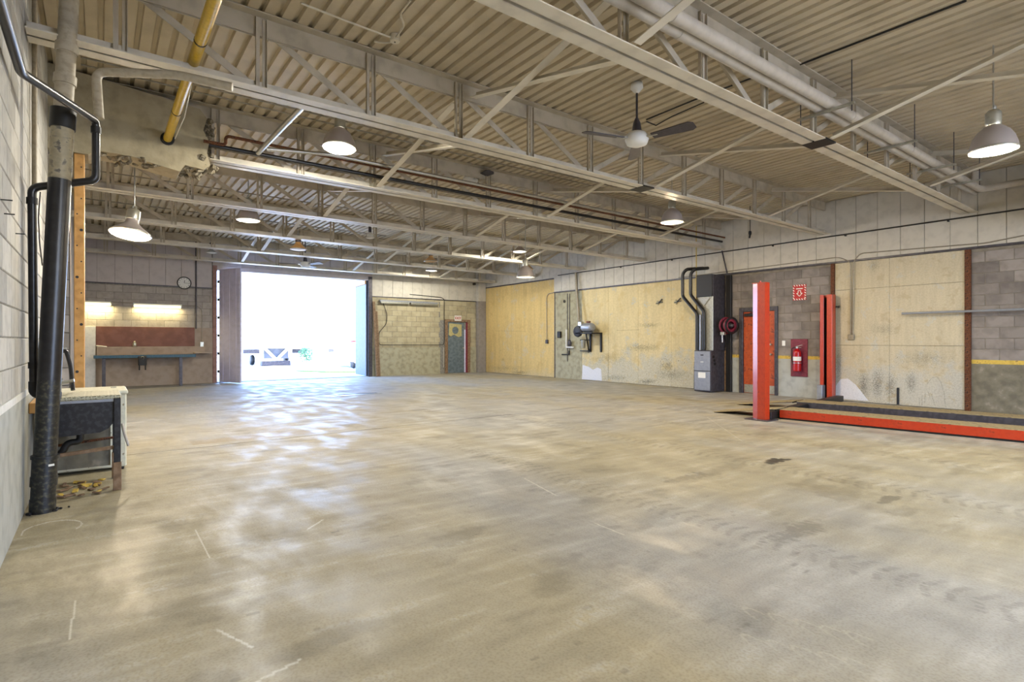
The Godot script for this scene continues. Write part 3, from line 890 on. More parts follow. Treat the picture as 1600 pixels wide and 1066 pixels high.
# ---------- trusses and bracing ----------
func build_trusses() -> void:
	var t := thing("roof_truss", "", "truss", Vector3(0, 0, TZ[0]), "steel roof trusses")
	var x0 := XL + 0.01
	var x1 := XR - 0.05
	for s in [-1.0, 1.0]:
		var bc := MB.new()
		bc.span(Vector3(x0, CHORD, s * 0.012), Vector3(x1, CHORD + 0.012, s * 0.135), 0.002)
		bc.span(Vector3(x0, CHORD, s * 0.012), Vector3(x1, CHORD + 0.10, s * 0.024), 0.002)
		obj("bottom_chord", bc, M.chord, t)
		var tc := MB.new()
		tc.span(Vector3(x0, DECK - 0.014, s * 0.012), Vector3(x1, DECK - 0.002, s * 0.12), 0.002)
		tc.span(Vector3(x0, DECK - 0.19, s * 0.012), Vector3(x1, DECK - 0.002, s * 0.024), 0.002)
		obj("top_chord", tc, M.steel, t)
	var xs := []
	for k in 12:
		xs.append(0.14 + 1.088 * k)
	for k in 12:
		if xs[k] < x1:
			var v := MB.new()
			for s in [-1.0, 1.0]:
				v.span(Vector3(xs[k] + s * 0.012, CHORD + 0.02, 0.026), Vector3(xs[k] + s * 0.050, DECK - 0.03, 0.034), 0.001)
				v.span(Vector3(xs[k] + s * 0.044, CHORD + 0.02, 0.026), Vector3(xs[k] + s * 0.050, DECK - 0.03, 0.060), 0.001)
			obj("vertical", v, M.steel, t)
		if k < 11:
			var a := Vector3(xs[k] + 0.12, DECK - 0.13, -0.03)
			var b := Vector3(xs[k + 1] - 0.08, CHORD + 0.08, -0.03)
			if k >= 5:
				a = Vector3(xs[k] + 0.08, CHORD + 0.08, -0.03)
				b = Vector3(xs[k + 1] - 0.12, DECK - 0.13, -0.03)
			obj("diagonal", MB.new().bar(a, b, 0.012, 0.07, Vector3.UP, 0.002).bar(a + Vector3(0, 0, -0.025), b + Vector3(0, 0, -0.025), 0.05, 0.010, Vector3.UP, 0.002), M.steel, t)
	var where := ["cream steel roof truss above the chalk ring, farthest from the door wall", "cream steel roof truss beside the twin white flue pipes", "cream steel roof truss next after the one with the flue pipes", "cream steel roof truss that ends in the broken plaster casing", "fourth cream steel roof truss counted from the door wall", "third cream steel roof truss counted from the door wall", "second cream steel roof truss counted from the door wall", "first cream steel roof truss, closest to the big folding door"]
	t.set_meta("label", where[0])
	for i in range(1, 8):
		var c := copy(t, Vector3(0, 0, TZ[i]), where[i])
		if i == 1 or i == 2:      # thin black patch laid over the chord flanges
			var x := on_y(1265, 229, CHORD).x if i == 1 else on_y(1012, 293, CHORD).x
			obj("dark_chord_patch", MB.new().span(Vector3(x - 0.13, CHORD - 0.004, -0.14), Vector3(x + 0.13, CHORD + 0.016, 0.14), 0.002), M.black, c)
	# crossed bridging between neighbouring trusses
	var bx := [3.5, 6.95, 10.3]
	var rowname := ["left wall row", "middle row", "furnace wall row"]
	var nth := ["eighth", "seventh", "sixth", "fifth", "fourth", "third", "second", "first"]
	for r in 3:
		for i in 7:
			for up in [0, 1]:
				var za: float = TZ[i] - 0.14
				var zb: float = TZ[i + 1] + 0.14
				var ya := CHORD + 0.03 if up else DECK - 0.20
				var yb := DECK - 0.20 if up else CHORD + 0.03
				var xo: float = bx[r] + 0.045 * (1 if up else -1)
				var a := Vector3(xo, ya, za)
				var b := Vector3(xo, yb, zb)
				var o := obj("bridging_brace", MB.new().bar(a, b, 0.085, 0.010, Vector3.UP, 0.002).bar(a + Vector3(0.04, 0.035, 0), b + Vector3(0.04, 0.035, 0), 0.008, 0.07, Vector3.UP, 0.002), M.chord)
				tag(o, "cream brace %s from %s to %s truss before door, %s" % ["rising" if up else "falling", nth[i], nth[i + 1], rowname[r]], "brace", "bridging braces between the trusses")

# ---------- lamps, fans ----------
const LAMP_ENERGY := 8.8
func lamp(called: String, p: Vector3, dia: float, kind: String, lit: float, warm: Color, label: String, group := "", tilt := 0.0) -> Node3D:
	var r := dia * 0.5
	var t := thing(called, label, "lamp", p, group)
	t.basis = Basis(Vector3(cos(YAW), 0, sin(YAW)), -tilt)
	var prof: Array
	var tall: float
	if kind == "bell":
		tall = r * 1.25
		prof = [Vector2(r, 0), Vector2(r * 0.97, r * 0.25), Vector2(r * 0.86, r * 0.62), Vector2(r * 0.66, r * 0.95), Vector2(r * 0.40, r * 1.18), Vector2(r * 0.30, tall)]
	else:
		tall = r * 0.85
		prof = [Vector2(r, 0), Vector2(r * 0.98, r * 0.08), Vector2(r * 0.72, r * 0.30), Vector2(r * 0.46, r * 0.52), Vector2(r * 0.34, r * 0.66), Vector2(r * 0.30, tall)]
	var sm: Material = M.shade_amber if kind == "amber" else M.prism if called == "jar_lamp" else M.shade_grey
	obj("shade", MB.new().lathe(prof, 28), sm, t)
	obj("rim", MB.new().lathe([Vector2(r, -0.008), Vector2(r + 0.008, 0.0), Vector2(r, 0.012)], 28), M.zinc, t)
	var lm: Material = glow(warm, 1.8) if lit > 0.0 else M.white if kind != "amber" else M.shade_amber
	obj("lens", MB.new().lathe([Vector2(0, -0.018), Vector2(r * 0.5, -0.014), Vector2(r * 0.85, -0.004), Vector2(r * 0.95, 0.006), Vector2(r * 0.80, 0.030), Vector2(r * 0.4, 0.050), Vector2(0, 0.055)], 28), lm, t)
	obj("ballast", MB.new().lathe([Vector2(r * 0.30, tall), Vector2(r * 0.34, tall + 0.02), Vector2(r * 0.34, tall + 0.13), Vector2(r * 0.22, tall + 0.16), Vector2(0, tall + 0.165)], 16), M.galv if lit > 0.0 else M.dark_metal, t)
	obj("hook", MB.new().lathe([Vector2(0.022, 0), Vector2(0.032, 0.012), Vector2(0.022, 0.024), Vector2(0.012, 0.012), Vector2(0.022, 0)], 10, Transform3D(Basis(Vector3.RIGHT, PI / 2), Vector3(0, tall + 0.185, 0))), M.zinc, t)
	var up := DECK - p.y - tall - 0.20
	if up > 0.02:
		var hg := obj("hanger", MB.new().cyl(Vector3.ZERO, Vector3(0, up, 0), 0.008, 8), M.zinc, t)
		hg.position = Vector3(0, tall + 0.2, 0)
		hg.basis = t.basis.inverse()
	if lit > 0.0:
		var l := OmniLight3D.new()
		l.name = "lamp_light"
		l.light_color = warm
		l.light_energy = LAMP_ENERGY * lit
		l.light_size = r * 0.25
		l.omni_range = 40.0
		l.omni_attenuation = 2.0
		l.shadow_enabled = true
		t.add_child(l)
		l.position = Vector3(0, 0.012, 0)
	return t

func fan(p: Vector3, turn: float, label: String) -> void:
	var t := thing("ceiling_fan", label, "fan", p, "", turn)
	obj("canopy", MB.new().lathe([Vector2(0.0, DECK - p.y), Vector2(0.07, DECK - p.y), Vector2(0.075, DECK - p.y - 0.06), Vector2(0.03, DECK - p.y - 0.11), Vector2(0.018, DECK - p.y - 0.12)], 18), M.white_paint, t)
	obj("rod", MB.new().cyl(Vector3(0, 0.12, 0), Vector3(0, DECK - p.y - 0.08, 0), 0.013, 10), M.dark_metal, t)
	obj("coupling", MB.new().lathe([Vector2(0.02, 0.26), Vector2(0.045, 0.20), Vector2(0.06, 0.10), Vector2(0.06, 0.07)], 16), M.dark_metal, t)
	obj("motor", MB.new().lathe([Vector2(0, 0.09), Vector2(0.10, 0.085), Vector2(0.135, 0.05), Vector2(0.14, 0.0), Vector2(0.12, -0.05), Vector2(0.06, -0.075), Vector2(0, -0.08)], 24), M.white_paint, t)
	for k in 3:
		var b := Basis(Vector3.UP, TAU * k / 3.0)
		var bl := MB.new()
		var tilt := b * Basis(Vector3.RIGHT, -0.22)
		bl.prism(PackedVector2Array([Vector2(0.20, -0.055), Vector2(0.66, -0.085), Vector2(0.71, -0.05), Vector2(0.71, 0.05), Vector2(0.66, 0.085), Vector2(0.20, 0.055)]), 0.010, Transform3D(tilt * Basis(Vector3.RIGHT, -PI / 2), Vector3(0, 0.0, 0)))
		var blade := obj("blade", bl, M.fan_blade, t)
		obj("blade_arm", MB.new().bar(b * Vector3(0.12, 0.01, 0), b * Vector3(0.27, 0.006, 0), 0.045, 0.014, Vector3.UP, 0.003), M.zinc, blade)

func build_lamps() -> void:
	var white := Color(1.0, 0.975, 0.91)
	var warm := Color(1.0, 0.90, 0.74)
	lamp("bay_lamp", at_depth(530, 231, 7.1), 0.41, "bell", 1.0, white, "lit bay lamp close to the yellow gas pipe and broken casing", "", 0.09)
	lamp("bay_lamp", at_depth(203.5, 366, 7.6), 0.49, "flat", 0.7, Color(1.0, 0.92, 0.80), "large lit lamp low over the workbench side, beside the pine post", "", 0.22)
	lamp("bay_lamp", at_depth(388, 344, 10.4), 0.40, "bell", 0.9, white, "lit bay lamp in front of the big door's left leaf")
	lamp("bay_lamp", at_depth(812, 393, 15.6), 0.38, "flat", 0.9, white, "small lit bay lamp above the far yellow boards")
	lamp("bay_lamp", at_depth(674, 423, 19.4), 0.38, "flat", 0.8, white, "small lit bay lamp just before the wall with the exit door")
	lamp("bay_lamp", at_depth(1050, 347, 10.4), 0.41, "bell", 1.0, warm, "lit bay lamp between the ceiling fan and the furnace")
	lamp("bay_lamp", at_depth(1552, 235, 5.75), 0.41, "bell", 1.0, white, "bright lit bay lamp above the orange vehicle lift")
	lamp("bay_lamp", at_depth(821, 433, 12.7), 0.40, "bell", 0.15, warm, "dim lamp with tall grey bell shade before the yellow boards")
	lamp("shop_lamp", at_depth(466, 390, 12.9), 0.40, "amber", 0.0, warm, "unlit amber lamp shade above the open door", "amber shades")
	lamp("shop_lamp", at_depth(673, 409, 16.0), 0.40, "amber", 0.0, warm, "unlit amber lamp shade above the lit lamp by exit", "amber shades")
	lamp("shop_lamp", at_depth(824, 421, 17.5), 0.40, "amber", 0.0, warm, "unlit dark amber lamp shade close to the far right corner", "amber shades")
	lamp("jar_lamp", at_depth(578, 372, 13.5), 0.22, "bell", 0.0, white, "unlit clear jar lamp in the middle of the far trusses")
	lamp("jar_lamp", at_depth(330, 395, 15.0), 0.26, "flat", 0.0, white, "unlit clear glass lamp by the upper door hinge")
	# the same lamps go on over the part of the shop behind the camera
	for q in [[2.6, 1.9], [9.8, 3.4], [6.0, 3.6]]:
		lamp("bay_lamp", Vector3(q[0], 3.6, q[1]), 0.41, "bell", 1.0, white, "lit bay lamp over the floor behind the lift and laundry tub", "bay lamps at the near end of the shop")
	fan(at_depth(995, 219, 6.6), 0.75, "ceiling fan with dark blades hanging beside the twin flue pipes' truss")
	fan(at_depth(735, 283, 10.2), 0.5, "ceiling fan with dark blades over the joint in the floor")
	fan(at_depth(477, 414, 16.0), 0.9, "ceiling fan with dark blades before the open folding door")

# ---------- pipes along the roof ----------
func pipe(called: String, pts: Array, r: float, m: Material, label: String, cat := "pipe", n := 12, bendr := 0.0) -> Node3D:
	var o := obj(called, MB.new().tube(bend(pts, bendr) if bendr > 0.0 else pts, r, n), m)
	tag(o, label, cat)
	return o
func build_roof_services() -> void:
	# yellow gas pipe into the plaster casing
	var a := at_depth(262, 216, 6.74)
	var t := thing("gas_pipe", "thick yellow gas pipe running overhead into the plaster casing", "pipe")
	obj("pipe", MB.new().cyl(Vector3(a.x, a.y, -8.0), Vector3(a.x, a.y, 3.0), 0.047, 16), M.yellow_pipe, t)
	for z in [-6.95, -5.2, -3.95, -2.6]:
		obj("band", MB.new().cyl(Vector3(a.x, a.y, z), Vector3(a.x, a.y, z + 0.02), 0.050, 16), M.black, t)
	obj("collar", MB.new().cyl(Vector3(a.x, a.y, -7.98), Vector3(a.x, a.y, -7.93), 0.075, 18), M.black, t)
	pipe("cable", [Vector3(a.x + 0.08, a.y + 0.02, -7.95), Vector3(a.x + 0.1, a.y + 0.05, -7.2), Vector3(a.x + 0.09, a.y + 0.25, -6.2), Vector3(a.x + 0.1, DECK - 0.02, -5.8)], 0.006, M.white, "thin white cable beside the yellow gas pipe", "cable", 6)
	# pipes beyond the casing
	var s0 := at_depth(402, 241, 7.35)
	var s1 := Vector3(s0.x, s0.y - 0.06, -5.8)
	pipe("conduit_pipe", [s1, s0 + Vector3(0, 0, 0.16), s0 + Vector3(0, 0, 0.06)], 0.032, M.zinc, "shiny steel pipe slanting down to the broken casing end")
	pipe("water_pipe", [Vector3(1.0, s0.y + 0.03, -8.0), Vector3(2.2, s0.y + 0.03, -8.0), Vector3(XR - 0.3, s0.y + 0.03, -8.0)], 0.028, M.black_pipe, "black pipe running along the truss behind the broken casing")
	pipe("water_pipe", [Vector3(1.05, s0.y + 0.02, -7.86), Vector3(1.3, s0.y + 0.02, -7.86), Vector3(1.3, s0.y + 0.14, -7.86), Vector3(XR - 0.4, s0.y + 0.10, -7.86)], 0.02, M.rust, "rusty brown pipe running above the black pipe", "pipe", 10, 0.05)
	pipe("water_pipe", [s0 + Vector3(0.08, 0.04, 0.16), Vector3(s0.x + 0.9, s0.y + 0.12, -7.70), Vector3(XR - 2.5, s0.y + 0.12, -7.70)], 0.025, M.zinc, "galvanised pipe branching off the shiny pipe along the truss", "pipe", 10, 0.1)
	# thin lines below the roof sheets
	for q in [[-7.4, -0.06, "nearer"], [-7.55, -0.08, "farther"]]:
		pipe("air_line", [Vector3(XL + 0.3, DECK + q[1] - 0.02, q[0]), Vector3(9.0, DECK + q[1] - 0.02, q[0])], 0.011, M.conduit, "thin cream air line under the roof, %s of a pair" % q[2], "pipe", 8)
	for q in [[-9.6, "fifth and fourth trusses"], [-12.1, "fourth and third trusses"], [-14.6, "third and second trusses"]]:
		pipe("air_line", [Vector3(XL + 0.2, DECK - 0.10, q[0]), Vector3(6.5, DECK - 0.11, q[0])], 0.012, M.conduit, "thin cream air line between the %s before the door" % q[1], "pipe", 8).set_meta("group", "air lines between far trusses")
	# junction box with its conduits
	var jb := on_y(617, 61, DECK - 0.04)
	var j := thing("junction_box", "round cream junction box with three conduits on the roof", "electrical box", jb)
	obj("box", MB.new().lathe([Vector2(0, -0.03), Vector2(0.045, -0.03), Vector2(0.05, -0.02), Vector2(0.05, 0.04)], 16), M.chord, j)
	obj("knockout", MB.new().lathe([Vector2(0, -0.034), Vector2(0.008, -0.034), Vector2(0.008, -0.028)], 8), M.dark, j)
	obj("conduit", MB.new().tube(bend([Vector3.ZERO, on_y(560, 40, DECK - 0.04) - jb, on_y(470, 5, DECK - 0.04) - jb], 0.2), 0.010, 8), M.chord, j)
	obj("conduit", MB.new().tube(bend([Vector3.ZERO, on_y(632, 40, DECK - 0.04) - jb, on_y(625, 22, DECK - 0.03) - jb, on_y(642, 0, DECK - 0.02) - jb], 0.05), 0.010, 8), M.chord, j)
	obj("conduit", MB.new().tube(bend([Vector3.ZERO, on_y(606, 68, DECK - 0.04) - jb, on_y(585, 65, DECK - 0.02) - jb], 0.05), 0.010, 8), M.chord, j)
	# twin flue pipes on strut hangers beside the second truss
	for q in [[-2.83, "farther from the truss"], [-2.955, "touching the truss"]]:
		var fy := 3.98
		var fzz: float = q[0]
		var f := thing("flue_pipe", "fat white flue pipe hung along the truss, the one %s" % q[1], "pipe")
		obj("pipe", MB.new().cyl(Vector3(0.5, fy, fzz), Vector3(12.2, fy, fzz), 0.057, 18), M.white_flue, f)
		for x in [3.9, 7.3, 9.2]:
			obj("coupler", MB.new().cyl(Vector3(x - fzz * 2.0 - 5.8, fy, fzz), Vector3(x - fzz * 2.0 - 5.68, fy, fzz), 0.061, 18), M.white_flue, f)
		var turn := Vector3(12.45, fy, -2.1) if fzz > -2.9 else Vector3(12.7, DECK - 0.02, fzz)
		obj("elbow", MB.new().tube(bend([Vector3(12.15, fy, fzz), Vector3(turn.x, fy, fzz), turn], 0.12), 0.057, 14), M.white_flue, f)
	for x in [6.6, 8.5, 10.1, 11.4]:
		var h := thing("strut_hanger", "strut hanger under the flue pipes, %s from the right wall" % {6.6: "fourth", 8.5: "third", 10.1: "second", 11.4: "first"}[x], "hanger", Vector3(x, 3.905, -2.88), "hangers under the flue pipes")
		obj("strut", MB.new().box(Vector3(0, 0, 0), Vector3(0.04, 0.03, 0.62), 0.003), M.galv, h)
		for s in [-0.27, 0.28]:
			obj("rod", MB.new().cyl(Vector3(0, -0.08, s), Vector3(0, DECK - 3.905, s), 0.006, 6), M.dark_metal, h)
	# black sheet seam and cables on the near roof
	pipe("roof_cable", [on_y(1250, 101, DECK - 0.015), on_y(1510, 1, DECK - 0.015)], 0.010, M.dark, "straight dark cable clipped to the roof by the flue pipes", "cable", 6)
	pipe("roof_cable", [on_y(1010, 187, DECK - 0.02), on_y(1100, 150, DECK - 0.02), on_y(1180, 120, DECK - 0.02)], 0.010, M.dark, "thin dark cable leaving the ceiling fan along the roof", "cable", 6)
	pipe("roof_cable", [on_y(1010, 190, DECK - 0.03), on_y(1025, 196, DECK - 0.06), on_y(1050, 182, DECK - 0.03), on_y(1100, 160, DECK - 0.02)], 0.008, M.dark, "sagging dark cable next to the fan's straight cable", "cable", 6)
	# unit heater hood at the right end
	var hp := Vector3(XR - 0.80, 3.53, -2.05)
	var hh := thing("unit_heater", "cream gas heater with curved brown-lined hood by the right wall", "heater", hp)
	obj("cabinet", MB.new().box(Vector3(0.1, 0.05, 0.75), Vector3(0.75, 0.65, 0.8), 0.02), M.steel, hh)
	var hood := MB.new()
	for i in 8:
		var t0 := float(i) / 8
		var t1 := float(i + 1) / 8
		var f0 := Vector2(lerpf(0.35, -0.05, t0), 0.32 - 0.48 * t0 * t0)
		var f1 := Vector2(lerpf(0.35, -0.05, t1), 0.32 - 0.48 * t1 * t1)
		hood.quad(Vector3(-0.3, f0.y, f0.x), Vector3(0.6, f0.y, f0.x), Vector3(0.6, f1.y, f1.x), Vector3(-0.3, f1.y, f1.x), Vector3(0, 0.5, -0.8).normalized())
	obj("hood", hood, M.brown_board, hh)
	obj("lip", MB.new().box(Vector3(0.15, -0.17, -0.06), Vector3(0.92, 0.02, 0.05), 0.004), M.chord, hh)
	obj("flue_tape", MB.new().cyl(Vector3(0.0, 0.42, -0.02), Vector3(0.0, 0.42, 0.2), 0.075, 16), M.zinc, hh)
	obj("flue_stub", MB.new().cyl(Vector3(0.0, 0.42, 0.2), Vector3(0.0, 0.42, 0.5), 0.08, 16), M.chord, hh)
	# black line along the right wall at truss height
	var bl := thing("sprinkler_line", "thin black pipe clipped along the pale siding at truss height", "pipe")
	obj("pipe", MB.new().cyl(Vector3(XR - 0.075, 3.60, -14.5), Vector3(XR - 0.075, 3.60, ZB - 0.3), 0.014, 8), M.dark, bl)
	for z in [-11.6, -9.7, -6.8, -5.2, -3.4, -2.2]:
		obj("clip", MB.new().box(Vector3(XR - 0.070, 3.585, z), Vector3(0.046, 0.05, 0.03), 0.004), M.dark, bl)
	pipe("wall_conduit", [on_x(1600, 368, XR - 0.06), on_x(1540, 380, XR - 0.06), on_x(1500, 383, XR - 0.06), on_x(1344, 396, XR - 0.06), on_x(1334, 408, XR - 0.06), on_x(1332, 525, XR - 0.04)], 0.011, M.conduit, "grey conduit running along the siding and down the patched boards", "conduit", 8, 0.08)
	pipe("wall_conduit", [on_x(1060, 434, XR - 0.06), on_x(1310, 402, XR - 0.06), on_x(1329, 409, XR - 0.06), on_x(1329, 525, XR - 0.04)], 0.010, M.conduit, "grey conduit from the furnace ducts down the patched boards", "conduit", 8, 0.08)
	var oc := on_x(1330, 527, XR - 0.04)
	tag(obj("outlet_box", MB.new().box(oc, Vector3(0.05, 0.12, 0.12), 0.008), M.conduit), "small grey outlet box on the patched boards", "electrical box")

# ---------- left side ----------
func build_left_side() -> void:
	# large soil stack, leaning a little
	var b0 := on_y(66, 800)
	var up := Vector3(0.040, 1.0, -0.01)
	var st := thing("soil_stack", "fat black drain stack standing against the pale block wall", "pipe", b0)
	var r := 0.073
	obj("pipe", MB.new().hose([up * 0.28, up * 1.0], [r, r], 24), M.dusty_pipe, st)
	obj("pipe", MB.new().hose([up * 1.0, up * 2.55], [r, r], 24), M.black_pipe, st)
	obj("pipe", MB.new().hose([up * 2.55, up * 2.95], [r, r], 24), M.sprayed_pipe, st)
	obj("coupling", MB.new().hose([up * 2.95, up * 3.1], [r * 1.12, r * 1.12], 24), M.black, st)
	obj("pipe", MB.new().hose([up * 3.1, up * 3.95, Vector3(up.x * 4.3, DECK, up.z * 4.3) - Vector3(0, b0.y, 0)], [r * 0.85, r * 0.85, r * 0.85], 20), M.cream_pipe, st)
	for h in [3.3, 3.55]:
		obj("coupling", MB.new().hose([up * h, up * (h + 0.07)], [r, r], 20), M.cream_pipe, st)
	obj("base_fitting", MB.new().hose([Vector3(0, -0.02, 0), up * 0.10, up * 0.105, up * 0.20], [r * 1.10, r * 1.10, r * 1.04, r * 1.04], 24), M.dusty_pipe, st)
	obj("socket", MB.new().hose([up * 0.20, up * 0.27, up * 0.275, up * 0.40, up * 0.405, up * 0.43], [r * 1.14, r * 1.14, r * 1.08, r * 1.08, r * 1.2, r * 1.2], 24), M.dusty_pipe, st)
	obj("label_plate", MB.new().box(up * 0.36 + Vector3(0.042, 0, 0.070), Vector3(0.04, 0.016, 0.006), 0.001, Basis(Vector3.UP, 0.55)), M.white, st)
	# thin drain pipe: along the wall, down, across, up and away towards the camera
	var d0 := at_depth(53, 592, 4.25)
	var d1 := at_depth(50, 293, 4.25)
	var d2 := at_depth(150, 282, 4.45)
	var d3 := at_depth(150, 189, 4.45)
	var d4 := at_depth(33, 113, 3.45)
	var d5 := Vector3(d4.x - 0.02, d4.y + 0.04, 1.5)
	var dp := thing("drain_pipe", "thin black drain pipe with several elbows behind the fat stack", "pipe")
	obj("pipe", MB.new().tube(bend([d0 + Vector3(0, -0.05, 0.0), d1, d2, d3, d4, d5], 0.05), 0.029, 14), M.black_pipe, dp)
	for p in [d1 + Vector3(0, -0.13, 0), d0 + Vector3(0, 0.08, 0), d3 + Vector3(0, -0.1, 0)]:
		obj("coupling", MB.new().cyl(p, p + Vector3(0, 0.05, 0), 0.036, 14), M.black, dp)
	var e0 := d0 + Vector3(0, -0.05, 0)
	obj("trap_elbow", MB.new().tube(bend([e0 + Vector3(0, 0.03, 0), e0 + Vector3(0, -0.07, 0), e0 + Vector3(0.16, -0.09, 0.03)], 0.05), 0.034, 14), M.black, dp)
	# cream overhead branch under the roof
	var c0 := at_depth(150, 190, 4.55)
	pipe("vent_pipe", [c0 + Vector3(0.02, 0.02, 0.03), c0 + Vector3(0.0, 0.42, -0.02), c0 + Vector3(0.55, 0.45, 0.25), c0 + Vector3(0.95, 0.40, 0.4)], 0.035, M.cream_pipe, "cream vent pipe bending under the nearest long truss", "pipe", 14, 0.08)
	pipe("wall_conduit", [Vector3(XL + 0.03, 2.4, -6.0), Vector3(XL + 0.03, DECK, -6.0)], 0.018, M.cream_pipe, "cream pipe fixed upright on the block wall behind the stack", "conduit")
	pipe("hanging_wire", [at_depth(63, 300, 4.6), at_depth(60, 340, 4.6), at_depth(62, 380, 4.6), at_depth(66, 415, 4.6)], 0.005, M.dark, "loose dark wire hanging behind the fat stack", "wire", 6)
	for q in [[2, 312], [6, 334], [24, 365]]:
		var p := on_x(q[0], q[1], XL)
		tag(obj("wall_nail", MB.new().cyl(p - Vector3(0.01, 0, 0), p + Vector3(0.05, 0.0, 0.01), 0.004, 6), M.dark), "bare nail sticking out of the pale block wall", "nail", "nails in the block wall")
	# pine post on the pier
	var po := on_z(115.5, 500, -8.0)
	var pe := on_z(132, 500, -8.0)
	var post := thing("wooden_post", "yellow pine post standing on the edge of the block pier", "post")
	obj("stud", MB.new().span(Vector3(po.x, 0, -8.30), Vector3(pe.x, 3.44, -8.00), 0.006), M.pine, post)
	for i in 14:
		obj("nail_head", MB.new().cyl(Vector3(lerpf(po.x, pe.x, 0.3 + 0.4 * (i % 2)), 0.95 + 0.18 * i, -8.01), Vector3(lerpf(po.x, pe.x, 0.3 + 0.4 * (i % 2)), 0.95 + 0.18 * i, -7.997), 0.008 if i % 3 else 0.016, 8), M.dark, post)
	# laundry tub
	var leg := on_y(185.5, 766)
	var xa := leg.x
	var za := leg.z
	var top := EYE - (617.0 - 533.0) / FOC * 4.8
	var sk := thing("laundry_tub", "black laundry tub with grimy rim and trap pipe on legs", "sink")
	var x_in := XL + 0.06
	obj("basin", MB.new().prism(PackedVector2Array([Vector2(x_in + 0.06, top - 0.03), Vector2(x_in + 0.06, top - 0.30), Vector2(x_in + 0.10, top - 0.335), Vector2(xa - 0.13, top - 0.32), Vector2(xa - 0.07, top - 0.29), Vector2(xa - 0.035, top - 0.24), Vector2(xa - 0.03, top - 0.03)]), 0.52, Transform3D(Basis(), Vector3(0, 0, za - 0.55))), M.sink, sk)
	obj("rim", MB.new().span(Vector3(x_in, top - 0.035, za - 0.60), Vector3(xa + 0.02, top, za + 0.0), 0.010), M.grimy_top, sk)
	obj("apron", MB.new().span(Vector3(x_in + 0.02, top - 0.06, za - 0.03), Vector3(xa - 0.03, top - 0.03, za - 0.015), 0.004), M.grey_metal, sk)
	for z in [za - 0.02, za - 0.55]:
		var lg := obj("leg", MB.new().span(Vector3(xa - 0.035, 0.24, z - 0.025), Vector3(xa + 0.015, top - 0.03, z + 0.02), 0.004), M.sink, sk)
		obj("foot_block", MB.new().span(Vector3(xa - 0.04, 0.0, z - 0.03), Vector3(xa + 0.02, 0.245, z + 0.025), 0.004), M.old_wood, lg)
	obj("leg", MB.new().span(Vector3(x_in + 0.02, 0.0, za - 0.55), Vector3(x_in + 0.06, top - 0.03, za - 0.51), 0.004), M.sink, sk)
	obj("stretcher", MB.new().bar(Vector3(x_in, 0.33, za - 0.08), Vector3(xa - 0.03, 0.37, za - 0.05), 0.03, 0.03, Vector3.UP, 0.003), M.old_wood, sk)
	obj("stretcher", MB.new().bar(Vector3(x_in, 0.36, za - 0.45), Vector3(xa - 0.03, 0.40, za - 0.45), 0.03, 0.02, Vector3.UP, 0.003), M.rust, sk)
	obj("trap", MB.new().tube(bend([Vector3(xa - 0.27, top - 0.32, za - 0.28), Vector3(xa - 0.27, top - 0.42, za - 0.28), Vector3(xa - 0.36, top - 0.42, za - 0.28), Vector3(xa - 0.40, top - 0.52, za - 0.28), Vector3(xa - 0.55, top - 0.53, za - 0.28)], 0.05), 0.028, 12), M.black, sk)
	obj("back_sheet", MB.new().span(Vector3(x_in, 0.12, za - 0.60), Vector3(xa - 0.05, top - 0.05, za - 0.585)), M.old_render, sk)
	obj("tap", MB.new().tube(bend([Vector3(x_in + 0.12, top, za - 0.35), Vector3(x_in + 0.12, top + 0.10, za - 0.35), Vector3(x_in + 0.22, top + 0.12, za - 0.33)], 0.03), 0.014, 10).cyl(Vector3(x_in + 0.12, top + 0.1, za - 0.36), Vector3(x_in + 0.12, top + 0.14, za - 0.35), 0.022, 10), M.zinc, sk)
	var hz0 := at_depth(95, 550, 5.0)
	pipe("supply_hose", [hz0, at_depth(103, 548, 5.0), at_depth(110, 570, 5.0), at_depth(114, 610, 4.95)], 0.017, M.black_pipe, "black bent hose rising behind the laundry tub rim", "hose", 10, 0.05)
	tag(obj("tap_valve", MB.new().cyl(hz0 - Vector3(0.10, 0, 0), hz0 + Vector3(0.02, 0, 0), 0.018, 10).box(hz0 + Vector3(0.02, 0.03, 0), Vector3(0.05, 0.02, 0.03), 0.005), M.zinc), "metal tap valve at the top of the bent hose", "valve")
	# wooden shelf end between wall and tub
	tag(obj("shelf_plank", MB.new().span(Vector3(XL + 0.005, top - 0.115, za - 0.5), Vector3(x_in - 0.002, top - 0.03, za + 0.06), 0.005), M.pine), "short pine plank wedged between block wall and laundry tub", "plank")
	# washing machine behind the tub
	var wc := on_y(198, 733)
	var wm := thing("washing_machine", "old white washing machine behind the black laundry tub", "washer")
	var wx0 := XL + 0.03
	var wt := EYE - (612.0 - 533.0) / FOC * 5.55
	obj("body", MB.new().span(Vector3(wx0, 0.03, wc.z - 0.66), Vector3(wc.x, wt - 0.03, wc.z), 0.012), M.enamel, wm)
	obj("lid", MB.new().span(Vector3(wx0 - 0.01, wt - 0.028, wc.z - 0.67), Vector3(wc.x + 0.012, wt + 0.01, wc.z + 0.012), 0.012), M.enamel, wm)
	obj("lid_handle", MB.new().box(Vector3(wc.x - 0.10, wt + 0.014, wc.z - 0.45), Vector3(0.05, 0.012, 0.04), 0.003), M.zinc, wm)
	for q in [Vector3(wc.x - 0.04, 0.015, wc.z - 0.04), Vector3(wc.x - 0.04, 0.015, wc.z - 0.6), Vector3(wx0 + 0.06, 0.015, wc.z - 0.04)]:
		obj("foot", MB.new().cyl(q + Vector3(0, -0.015, 0), q + Vector3(0, 0.02, 0), 0.02, 8), M.black, wm)
